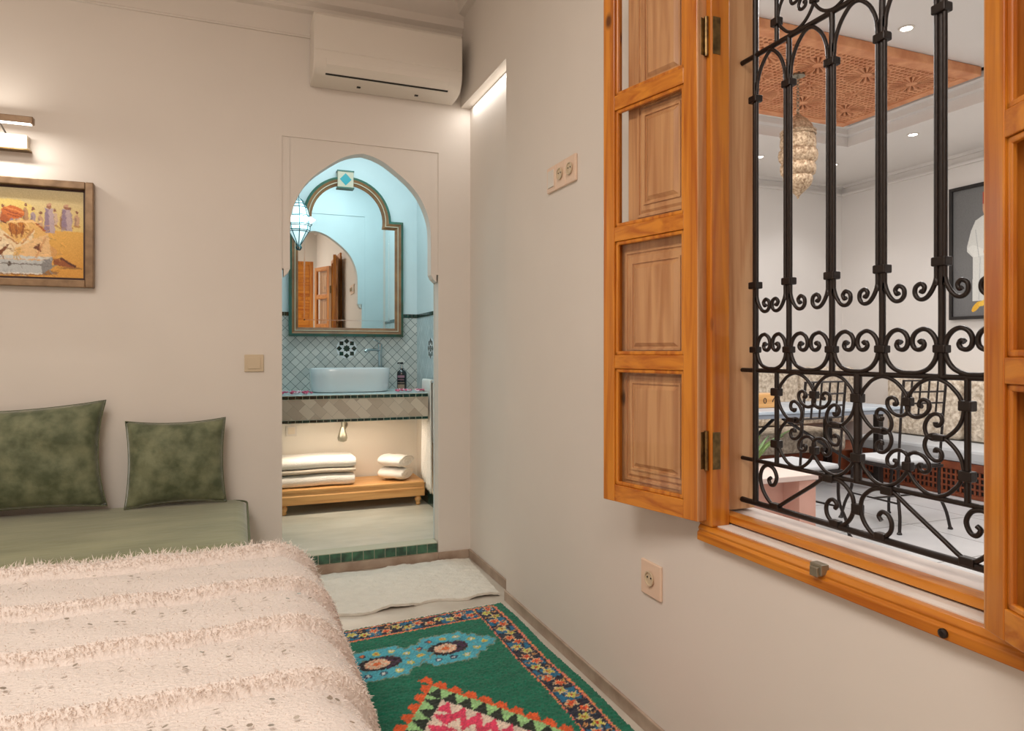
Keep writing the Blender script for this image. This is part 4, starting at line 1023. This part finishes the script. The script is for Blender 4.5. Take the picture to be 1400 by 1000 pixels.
# ---- arched mirror
mr = thing('arched_mirror', 'arched mirror in a green and brown painted frame above the basin', 'mirror', (.79, BY1, 1.37))
def outline(d_, n=28):
    # d_: inset from the outer edge
    xc = .787; x0, x1, zb, zsh, r = .355+d_, 1.219-d_, 1.372+d_, 2.279-d_, .335-d_
    pts = [(x0, zb), (x1, zb), (x1, zsh)]
    zc = 2.268
    a0 = math.asin(max(-1, min(1, (zsh-zc)/r)))
    for k in range(n+1):
        a = a0+(PI-2*a0)*k/n; pts.append((xc+r*math.cos(a), zc+r*math.sin(a)))
    pts.append((x0, zsh)); return pts
def ringmesh(d0, d1, ya, yb_):
    A_, B_ = outline(d0), outline(d1); n = len(A_); m = MB()
    vs = [(x, ya, z) for x, z in A_]+[(x, yb_, z) for x, z in B_]+[(x, BY1-.001, z) for x, z in A_]+[(x, BY1-.001, z) for x, z in B_]
    fs = []
    for i in range(n):
        j = (i+1) % n; fs += [(i, j, n+j, n+i), (i, 2*n+i, 2*n+j, j), (n+i, n+j, 3*n+j, 3*n+i)]
    return m.add(vs, fs)
obj('outer_frame', ringmesh(0, .020, BY1-.040, BY1-.052), M['mirror_green'], mr, label='green painted outer moulding')
obj('inner_frame', ringmesh(.020, .066, BY1-.052, BY1-.034), M['mirror_brown'], mr, label='brown painted inner moulding')
obj('frame_bead', ringmesh(.040, .046, BY1-.049, BY1-.049), M['mirror_tan'], mr)
gl = outline(.062)
obj('mirror_glass', MB().prism(gl, BY1-.028, BY1-.022, 'y'), M['mirror'], mr)
bvx = [(.355+.115, 2.15), (.355+.115, 1.372+.125), (1.0, 1.372+.125)]
obj('bevel_line', MB().box(.462, .472, BY1-.0295, BY1-.028, 1.492, 2.17).box(.462, 1.112, BY1-.0295, BY1-.028, 1.492, 1.500).box(1.104, 1.112, BY1-.0295, BY1-.028, 1.50, 2.17), M['bevel'], mr)
ks = obj('keystone', MB().box(.708, .828, BY1-.062, BY1-.001, 2.510, 2.640), M['mirror_tan'], mr, bevel=.004, label='bone coloured square keystone')
obj('keystone_rim', MB().box(.704, .832, BY1-.066, BY1-.002, 2.634, 2.644).box(.704, .832, BY1-.066, BY1-.002, 2.506, 2.516), M['mirror_green'], ks)
obj('keystone_inlay', MB().prism([(.768, 2.528), (.812, 2.575), (.768, 2.622), (.724, 2.575)], BY1-.064, BY1-.060, 'y'), M['teal'], ks)

# ---- pendant lantern in the bathroom
LX, LY, LZ = .385, 4.90, 1.945
ln = thing('pendant_lantern', 'glowing faceted glass lantern hanging left of the arched mirror', 'lantern', (LX, LY, LZ))
lp = [(.008, 0), (.018, .018), (.010, .035), (.062, .125), (.072, .135), (.074, .165), (.082, .175), (.082, .225), (.070, .235), (.054, .29), (.036, .315), (.028, .335), (.010, .35)]
obj('glass_body', MB().lathe(lp[2:], (LX, LY, LZ), 8), M['lantern_glass'], ln)
m = MB()
for k in range(8):
    a = 2*PI*k/8; m.tube([(LX+(r+.001)*math.cos(a), LY+(r+.001)*math.sin(a), LZ+z) for r, z in lp], .0034, 5)
for r, z in lp[3:12]: m.tube([(LX+(r+.001)*math.cos(2*PI*k/8), LY+(r+.001)*math.sin(2*PI*k/8), LZ+z) for k in range(8)], .0030, 5, closed=True)
obj('wire_frame', m, M['lantern_wire'], ln)
for k, (a, z) in enumerate(((-.5, .20), (.9, .20), (2.3, .20), (3.8, .20), (5.2, .20))):
    Tm = Matrix.Translation((LX+.078*math.cos(a), LY+.078*math.sin(a), LZ+z)) @ Matrix.Rotation(a, 4, 'Z') @ Matrix.Rotation(PI/2, 4, 'Y')
    obj('glass_spike', MB().lathe([(.030, -.012), (.024, .012), (.004, .042)], (0, 0, 0), 6, T=Tm), M['lantern_glass'], ln)
obj('chain', MB().tube([(LX, LY, LZ+.35), (LX, LY, BZ)], .003, 6), M['lantern_wire'], ln)
light('lantern_light', 'POINT', (LX+.02, LY-.14, LZ+.2), 2.2, CYAN, .05)

# ---- bench with towels
bn = thing('low_bench', 'low light pine bench under the vanity counter', 'bench', (.78, 5.22, BF))
obj('seat', MB().box(.235, 1.305, 5.05, 5.42, .265, .285), M['bench'], bn, bevel=.004)
obj('apron', MB().prism([(5.054, .265), (5.075, .265), (5.075, .185), (5.060, .176), (5.046, .180), (5.046, .236), (5.054, .248)], .24, 1.30, 'x'), M['bench'], bn, bevel=.002)
obj('apron', MB().box(.24, 1.30, 5.40, 5.415, .18, .265), M['bench'], bn)
for (x, y) in ((.300, 5.075), (1.255, 5.075), (.300, 5.385), (1.255, 5.385)):
    obj('leg', MB().lathe([(.013, 0), (.020, .012), (.015, .022), (.024, .038), (.024, .052), (.017, .062), (.022, .070)], (x, y, BF), 16), M['bench'], bn, smooth=40)
def folded(x0, x1, y0, y1, z0, h, layers, seed):
    # folded towel: stacked layers joined by rounded folds on the front
    mm = MB(); t_ = h/layers; r2 = random.Random(seed)
    for k in range(layers):
        za = z0+k*t_; prof = []
        for q in range(9): a = PI/2+PI*q/8; prof.append((y0+t_*.5+t_*.5*math.cos(a), za+t_*.5+t_*.49*math.sin(a)))
        prof = prof+[(y1, za+.001), (y1, za+t_-.001)]
        rows = []
        for i in range(15):
            x = x0+(x1-x0)*i/14; sh = 1 if 0 < i < 14 else .82
            row = []
            for (yy_, zz_) in prof:
                row.append((x, yy_+.003*math.sin(x*23+k), za+t_/2+(zz_-za-t_/2)*sh+.002*math.sin(x*14+k*2)))
            rows.append(row)
        np_ = len(prof); vs = [p for r0 in rows for p in r0]; fs = []
        for i in range(14):
            for j in range(np_): fs.append((i*np_+j, i*np_+(j+1) % np_, (i+1)*np_+(j+1) % np_, (i+1)*np_+j))
        fs += [tuple(range(np_)), tuple(14*np_+j for j in range(np_))]
        mm.add(vs, fs)
    return mm
tw = thing('folded_towel', 'large folded white towel, lower one of the stack on the bench', 'towel', (.53, 5.2, .287), 'folded bath towels')
obj('cloth', folded(.265, .792, 5.095, 5.38, .2875, .088, 1, 1), M['towel'], tw, smooth=50)
tw = thing('folded_towel', 'large folded white towel with taupe band, upper one of the stack on the bench', 'towel', (.53, 5.2, .384), 'folded bath towels')
obj('cloth', folded(.262, .80, 5.10, 5.375, .413, .080, 1, 2), M['towel'], tw, smooth=50)
obj('woven_band', folded(.264, .798, 5.098, 5.375, .383, .030, 1, 3), M['stripe'], tw, smooth=50, label='taupe woven band')
def rolled(cx_, cy_, z0, L_, a_, b_, rot, seed):
    mm = MB(); T_ = Matrix.Translation((cx_, cy_, z0+b_)) @ Matrix.Rotation(rot, 4, 'Z')
    rows = []
    for i in range(13):
        x = -L_/2+L_*i/12; e = 1-.12*(abs(2*i/12-1)**6); rows.append([T_ @ Vector((x, a_*e*math.cos(2*PI*k/20), b_*(.92+.08*math.sin(i+k*.3))*e*math.sin(2*PI*k/20))) for k in range(20)])
    n = 20; vs = [p for r0 in rows for p in r0]; fs = [(i*n+k, i*n+(k+1) % n, (i+1)*n+(k+1) % n, (i+1)*n+k) for i in range(12) for k in range(n)]
    fs += [tuple(range(n)), tuple(12*n+k for k in range(n))]
    mm.add(vs, fs)
    sp = [];
    for k in range(50):
        t_ = k/49; a = t_*4.6*PI; sp.append(T_ @ Vector((L_/2+.001, a_*(.93-.85*t_)*math.cos(a), b_*(.93-.85*t_)*math.sin(a))))
    return mm, MB().tube(sp, .004, 5)
for k, (z0, lab_, rot) in enumerate(((.287, 'small rolled white towel, lower one of the pair on the bench', .08), (.383, 'small rolled white towel, upper one of the pair on the bench', -.02))):
    t1 = thing('rolled_towel', lab_, 'towel', (1.12, 5.19, z0), 'rolled hand towels')
    a1, a2 = rolled(1.115, 5.215, z0, .20, .105, .047, -.80+rot, k)
    obj('roll', a1, M['towel'], t1, smooth=50); obj('roll_end', a2, M['towel'], t1, smooth=50)
# hanging towel with hook bar
tr = thing('towel_hook', 'small chrome hook rail on the bathroom side wall holding the towel', 'towel rail', (BX1, 4.98, 1.03))
obj('rail', MB().tube([(BX1-.045, 4.80, 1.035), (BX1-.045, 5.07, 1.035)], .007, 8), M['chrome'], tr, smooth=50)
for y in (4.80, 5.07): obj('bracket', MB().tube([(BX1, y, 1.035), (BX1-.05, y, 1.035)], .008, 8), M['chrome'], tr, smooth=50)
rows = []
for i in range(33):
    y = 4.81+.23*i/32; w1 = .006*math.sin(i*.9)+.004*math.sin(i*2.1); zb_ = .24+.10*(i/32)+.012*math.sin(i*.5)
    front = [(BX1-.062+w1*(q/14), y, 1.043-(1.043-zb_)*q/14) for q in range(15)]
    back = [(BX1-.030+w1*.5*(1-q/10), y, .60+(1.043-.60)*q/10) for q in range(11)]
    rows.append(back+[(BX1-.034, y, 1.054), (BX1-.056, y, 1.054)]+front)
ht = obj('hanging_towel', MB().grid(rows), M['towel'], loc=(BX1-.05, 4.97, .25), smooth=True)
md = ht.modifiers.new('thickness', 'SOLIDIFY'); md.thickness = .010
tag(ht, 'long white towel hanging from the rail right of the vanity', 'towel')
dr = thing('drain_trap', 'metal basin drain trap under the vanity counter', 'pipe', (.72, 5.2, .6))
obj('pipe', MB().tube([(.72, 5.18, .774), (.72, 5.18, .66)], .014, 12), M['pipe'], dr, smooth=50)
obj('cup', MB().lathe([(.012, 0), (.030, .008), (.036, .03), (.032, .05), (.020, .09), (.014, .11)], (.715, 5.18, .592), 18), M['pipe'], dr, smooth=40)
obj('outlet_pipe', MB().tube([(.72, 5.18, .68), (.76, 5.30, .70), (.78, 5.449, .70)], .012, 10), M['pipe'], dr, smooth=50)
ws = thing('wall_outlet', 'small white outlet on the wall under the vanity, left of the drain', 'socket', (.30, BY1, .66))
obj('plate', MB().box(.335, .415, BY1-.012, BY1-.001, .62, .70), M['white_plastic'], ws, bevel=.003)
obj('socket_cover', MB().box(.35, .40, BY1-.018, BY1-.011, .635, .685), M['cream_plastic'], ws, bevel=.002)

# ================================================================== patio things
# ---- carved ceiling panel
cp = thing('carved_ceiling_panel', 'carved cedar panel with pierced star rosettes on the patio ceiling', 'ceiling panel', (3.85, 4.10, 3.33))
CX0, CX1, CY0, CY1 = 2.60, 5.10, 3.46, 4.72
nx, ny = 560, 270
xs = np.linspace(CX0+.09, CX1-.09, nx); ys = np.linspace(CY0+.09, CY1-.09, ny); Xg, Yg = np.meshgrid(xs, ys, indexing='ij')
H = np.zeros(Xg.shape)
a_, b_ = (Xg+Yg)*78, (Xg-Yg)*78
lat = np.sin(a_)*np.sin(b_)
H = np.where(lat > .22, 1.0, 0.0)
for rx in np.arange(CX0+.32, CX1, .465):
    for k, ry in enumerate((CY0+.32, CY1-.32)):
        d_ = np.hypot(Xg-rx, Yg-ry); th = np.arctan2(Yg-ry, Xg-rx)
        ray = (np.cos(20*th) > -.1) & (d_ > .04) & (d_ < .152)
        m_ = d_ < .165; H = np.where(m_, np.where(ray, 1.0, 0), H)
    d_ = np.hypot(Xg-rx-.23, Yg-(CY0+CY1)/2); th = np.arctan2(Yg-(CY0+CY1)/2, Xg-rx-.23); m_ = d_ < .085
    H = np.where(m_, np.where((np.cos(12*th) > 0) & (d_ > .02) & (d_ < .075), 1.0, 0), H)
Zp = 3.298+.055*H
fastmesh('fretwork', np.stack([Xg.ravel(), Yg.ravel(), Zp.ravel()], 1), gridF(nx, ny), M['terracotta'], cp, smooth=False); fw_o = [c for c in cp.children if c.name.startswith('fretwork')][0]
fw_o.data.materials.append(M['fret_shade'])
hf = H.ravel()[gridF(nx, ny)].mean(1) > .7; fw_o.data.polygons.foreach_set('material_index', hf.astype(np.int32))  # hole floors take the dark colour, so the shade is painted in
m = MB()
for (x0, x1, y0, y1) in ((CX0, CX1, CY0, CY0+.09), (CX0, CX1, CY1-.09, CY1), (CX0, CX0+.09, CY0+.09, CY1-.09), (CX1-.09, CX1, CY0+.09, CY1-.09)): m.box(x0, x1, y0, y1, 3.29, 3.359)
obj('border', m, M['terracotta'], cp, bevel=.008)
# ---- brass pendant
BX_, BY_ = 3.84, 3.96
bz0 = 2.383
bl_ = thing('brass_pendant', 'long pierced brass pendant lantern hanging below the carved cedar panel', 'lantern', (BX_, BY_, bz0))
prof = [(.006, 0), (.010, .02), (.02, .035), (.060, .08), (.090, .12), (.104, .17), (.100, .20), (.118, .215), (.126, .26), (.124, .30), (.116, .315), (.134, .345), (.140, .39), (.134, .43), (.120, .445), (.128, .48), (.124, .54), (.114, .575), (.120, .585), (.120, .60), (.108, .61), (.100, .65), (.07, .70), (.035, .735), (.014, .76)]
hz = .80/.76
prof = [(r, z*hz*.78) for r, z in prof]
obj('shade', MB().lathe(prof, (BX_, BY_, bz0), 48, mod=lambda a, z: 1-.10*abs(math.sin(5*a))**3 if .05 < z < .46 else 1), M['brass_pierced'], bl_, smooth=50)
m = MB()
for z in (.470, .492): m.tube([(BX_+.121*math.cos(2*PI*k/32), BY_+.124*math.sin(2*PI*k/32), bz0+z) for k in range(32)], .006, 6, closed=True)
obj('rim', m, M['brass_pierced'], bl_, smooth=50)
m = MB()
z = bz0+.62; i = 0
while z < 3.30:
    ax_ = (i % 2)*PI/2
    m.tube([(BX_+.010*math.cos(2*PI*k/10)*math.cos(ax_), BY_+.010*math.cos(2*PI*k/10)*math.sin(ax_), z+.016*math.sin(2*PI*k/10)) for k in range(10)], .003, 5, closed=True); z += .026; i += 1
obj('chain', m, M['pipe'], bl_, smooth=50)
obj('canopy', MB().lathe([(.05, 0), (.045, .02), (.01, .03)], (BX_, BY_, 3.285), 16), M['pipe'], bl_, smooth=40)
# ---- downlights
k = 0
for (x, y, z, where) in ((4.04, 3.23, 3.359, 'nearest the window, beside the carved panel'), (5.52, 4.35, 3.169, 'in the lower soffit by the right wall'), (4.75, 5.40, 3.169, 'in the far soffit, left one'), (5.65, 5.35, 3.169, 'in the far corner of the soffit'), (3.0, 5.4, 3.169, 'in the far soffit behind the brass lantern'), (5.6, 3.0, 3.169, 'in the right soffit nearest the room')):
    d_ = thing('downlight', 'lit recessed downlight '+where, 'ceiling light', (x, y, z), 'patio ceiling downlights')
    obj('trim_ring', MB().lathe([(.048, 0), (.048, -.006), (.036, -.006), (.036, 0)], (x, y, z), 20), M['white_plastic'], d_, smooth=40)
    obj('lens', MB().lathe([(.034, -.001), (.034, -.004)], (x, y, z), 16), M['lamp_glow'], d_)
    light('downlight_spot', 'SPOT', (x, y, z-.02), 14, COOL, .03, spot=110)
# ---- painting on the patio wall
pq = thing('portrait_painting', 'painting of a person in a white robe and red hat on the patio wall', 'painting', (PX1, 4.0, 1.55))
qy0, qy1, qz0, qz1 = 4.02, 4.70, 1.565, 2.84
m = MB()
for (a, b_, c_, d_) in ((qy0, qy0+.03, qz0, qz1), (qy1-.03, qy1, qz0, qz1), (qy0+.03, qy1-.03, qz0, qz0+.03), (qy0+.03, qy1-.03, qz1-.03, qz1)): m.box(PX1-.05, PX1-.001, a, b_, c_, d_)
obj('frame', m, M['black'], pq, bevel=.003)
W_, H_ = 200, 240; R = Raster(W_, H_, (104, 104, 104)); 
R.ell(60, 80, 80, 90, (112, 112, 110), 0, .5)
# image x: 0 = far edge (left as seen), right = nearer
R.poly([(70, 62), (108, 50), (132, 60), (146, 100), (140, 130), (128, 136), (134, 212), (60, 212), (62, 130), (44, 118), (44, 108), (56, 80)], (206, 206, 200))
R.poly([(44, 112), (62, 106), (92, 116), (96, 128), (66, 130)], (218, 218, 212)); R.poly([(100, 56), (112, 56), (112, 120), (104, 120)], (226, 226, 220)); R.line(106, 76, 108, 118, 2, (70, 80, 84)); R.line(112, 62, 116, 210, 2, (168, 172, 170)); R.line(70, 80, 80, 130, 2, (170, 172, 170)); R.line(84, 132, 80, 208, 3, (180, 182, 180))
R.ell(106, 40, 15, 18, (196, 150, 124)); R.poly([(92, 12), (122, 10), (124, 32), (92, 34)], (168, 62, 40)); R.ell(110, 44, 5, 3, (150, 90, 80)); R.ell(104, 122, 10, 7, (190, 130, 100))
R.ell(72, 222, 16, 6, (222, 170, 50), -30); R.ell(92, 216, 14, 5, (232, 186, 70), -10); R.ell(122, 220, 14, 5, (222, 170, 50))
R.noise(4)
uu = np.linspace(qy1-.03, qy0+.03, W_); zz = np.linspace(qz1-.03, qz0+.03, H_); Z_, Y_ = np.meshgrid(zz, uu, indexing='ij')
colgrid('canvas', np.stack([np.full(Y_.size, PX1-.025), Y_.ravel(), Z_.ravel()], 1), linarr(R.a).reshape(-1, 3), H_, W_, M['paint'], pq)
obj('canvas_backing', MB().box(PX1-.0245, PX1-.002, qy0+.03, qy1-.03, qz0+.03, qz1-.03), M['linen'], pq)
# ---- banquettes
def softbox(mm, x0, x1, y0, y1, z0, z1, r=.03): return mm.box(x0, x1, y0, y1, z0, z1)
bq = thing('banquette', 'boucle banquette along the far patio wall behind the long table', 'bench', (4.0, 5.6, 0))
obj('base', MB().box(2.3, 6.48, 5.30, 6.02, 0, .25), M['lattice'], bq)
obj('seat', MB().box(2.3, 5.75, 5.27, 5.80, .252, .46), M['boucle'], bq, bevel=.04)
for k in range(5):
    x = 2.3+k*.83; obj('back_cushion', MB().box(x+.005, x+.825, 5.76, 6.0, .462, 1.09), M['boucle'], bq, bevel=.06)
br_ = thing('banquette', 'banquette with red cedar lattice base along the right patio wall', 'bench', (6.1, 4.0, 0))
def lattice_face(parent, y0, y1, x, z0, z1):
    mm = MB(); st_ = .042
    n_ = int((y1-y0)/st_)
    for k in range(n_+1): mm.box(x-.012, x-.002, y0+k*(y1-y0)/n_-.008, y0+k*(y1-y0)/n_+.008, z0, z1)
    nz = int((z1-z0)/st_)
    for k in range(nz+1): mm.box(x-.010, x, y0, y1, z0+k*(z1-z0)/nz-.008, z0+k*(z1-z0)/nz+.008)
    obj('lattice', mm, M['lattice'], parent)
obj('base', MB().box(5.82, 6.48, 1.2, 5.24, 0, .30), M['black'], br_, label='dark void behind the lattice')  # shade behind the lattice is put into the colour of this box
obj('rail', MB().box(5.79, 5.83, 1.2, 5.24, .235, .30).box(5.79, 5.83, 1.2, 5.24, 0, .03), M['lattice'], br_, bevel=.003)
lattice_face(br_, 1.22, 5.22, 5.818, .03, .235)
obj('seat', MB().box(5.77, 6.34, 1.2, 5.24, .302, .42), M['seat_pad'], br_, bevel=.03)
for k in range(5):
    y = 1.2+k*.808; obj('back_cushion', MB().box(6.24, 6.47, y+.005, y+.803, .422, 1.02), M['boucle'], br_, bevel=.06)
# ---- long table
tb = thing('patio_table', 'long pale stone table in front of the far banquette', 'table', (4.3, 5.0, 0))
obj('table_top', MB().box(3.3, 5.62, 4.50, 5.36, .735, .76), M['table'], tb, bevel=.004)
obj('apron', MB().box(3.31, 5.61, 4.51, 5.35, .70, .734), M['table_edge'], tb)
for (x, y) in ((3.5, 4.62), (5.42, 4.62), (3.5, 5.2), (5.42, 5.2)): obj('leg', MB().box(x-.03, x+.03, y-.03, y+.03, 0, .70), M['iron'], tb, bevel=.003)
obj('cross_brace', MB().tube([(4.35, 4.66, .68), (5.42, 4.66, .12)], .014, 6).tube([(3.5, 4.66, .12), (4.25, 4.66, .68)], .014, 6), M['iron'], tb)
# ---- box on the table
wb = thing('wooden_box', 'light wooden box with carved symbols on the long table', 'box', (4.35, 4.9, .762))
obj('box_body', MB().box(4.08, 4.46, 4.82, 4.98, .762, .885), M['bench'], wb, bevel=.004)
m = MB()
for (cx_, kind) in ((4.15, 's'), (4.30, 'o'), (4.40, 's')):
    if kind == 'o': m.tube([(cx_+.014*math.cos(2*PI*k/14), 4.818, .825+.022*math.sin(2*PI*k/14)) for k in range(14)], .0035, 5, closed=True)
    else: m.tube([(cx_+.018*math.cos(t_*.9), 4.818, .83+.02*math.sin(t_*1.4)) for t_ in np.linspace(0, 4.6, 14)], .0035, 5)
m.box(4.135, 4.143, 4.815, 4.82, .785, .793).box(4.155, 4.163, 4.815, 4.82, .785, .793)
obj('carved_symbol', m, M['black'], wb)
# ---- iron chairs
def chair(label, cx_, cy_, rot):
    r0 = thing('iron_chair', label, 'chair', (cx_, cy_, 0), 'iron chairs at the long table')
    T_ = Matrix.Translation((cx_, cy_, 0)) @ Matrix.Rotation(rot, 4, 'Z')
    def tb_(pts, r): return MB().tube([T_ @ Vector(p) for p in pts], r, 7)
    for sx in (-1, 1):
        obj('leg', tb_(cr([(sx*.235, -.25, .0), (sx*.215, -.235, .12), (sx*.19, -.20, .25), (sx*.19, -.20, .44)], 4), .011), M['iron'], r0, smooth=50)
        obj('leg', tb_(cr([(sx*.235, .27, .0), (sx*.215, .25, .12), (sx*.19, .21, .25), (sx*.20, .20, .44)], 4), .011), M['iron'], r0, smooth=50)
        for yy_ in (-.25, .27): obj('foot', MB().lathe([(.016, 0), (.018, .006), (.010, .018)], tuple(T_ @ Vector((sx*.235, yy_, 0))), 10), M['iron'], r0)
        obj('back_post', tb_([(sx*.19, -.20, .44), (sx*.195, -.225, .80), (sx*.195, -.25, 1.06)], .009), M['iron'], r0, smooth=50)
        obj('stretcher', tb_([(sx*.20, -.21, .20), (sx*.20, .22, .20)], .007), M['iron'], r0)
    obj('stretcher', tb_([(-.20, 0, .20), (.20, 0, .20)], .007), M['iron'], r0)
    m = MB()
    for z in (1.055, .975, .895, .815): m.tube([T_ @ Vector((-.195, -.225-.025*(z-.8)/.26, z)), T_ @ Vector((.195, -.225-.025*(z-.8)/.26, z))], .007, 6)
    for x in (-.12, -.04, .04, .12): m.tube([T_ @ Vector((x, -.229, .815)), T_ @ Vector((x, -.25, 1.055))], .007, 6)
    obj('back_grid', m, M['iron'], r0, smooth=50)
    obj('seat_frame', MB().box(-.215, .215, -.215, .215, .435, .455, T_), M['iron'], r0, bevel=.004)
    obj('seat_pad', MB().box(-.205, .205, -.205, .205, .456, .492, T_), M['seat_pad'], r0, bevel=.014)
    return r0
chair('black wrought iron chair with grid back, nearer the wooden box', 3.58, 3.72, .10)
chair('black wrought iron chair with grid back, nearer the portrait painting', 4.46, 3.66, -.05)
# ---- planter with a spiky plant
pn = thing('plaster_planter', 'pink plastered planter box outside the window at lower left', 'planter', (2.9, 3.5, 0))
obj('box', MB().box(2.90, 3.02, 2.98, 4.10, 0, .535), M['pink'], pn, bevel=.004)
obj('box', MB().box(2.30, 2.90, 3.10, 4.10, 0, .535), M['pink'], pn, bevel=.004)
obj('rim', MB().box(2.28, 3.03, 2.97, 4.12, .536, .566), M['pink_light'], pn, bevel=.004, label='pale marble top edge')
ag = thing('spiky_plant', 'green spiky leaved plant growing in the pink planter', 'plant', (2.93, 3.40, .568))
for k in range(14):
    a = 2*PI*k/14+.2; L_ = .20+.09*((k*7) % 5)/5; rows = []
    for i in range(9):
        t_ = i/8; w_ = .020*(1-t_)**.8*(.4+min(1, t_*3)*.6); rr = .02+L_*t_*.75; zz_ = .570+L_*math.sin(t_*1.25)*.8
        c_, s_ = math.cos(a), math.sin(a); rows.append([(2.93+rr*c_-w_*s_, 3.40+rr*s_+w_*c_, zz_+.006), (2.93+rr*c_, 3.40+rr*s_, zz_), (2.93+rr*c_+w_*s_, 3.40+rr*s_-w_*c_, zz_+.006)])
    o = obj('leaf', MB().grid(rows), M['leaf'], ag, smooth=True); md = o.modifiers.new('thickness', 'SOLIDIFY'); md.thickness = .003
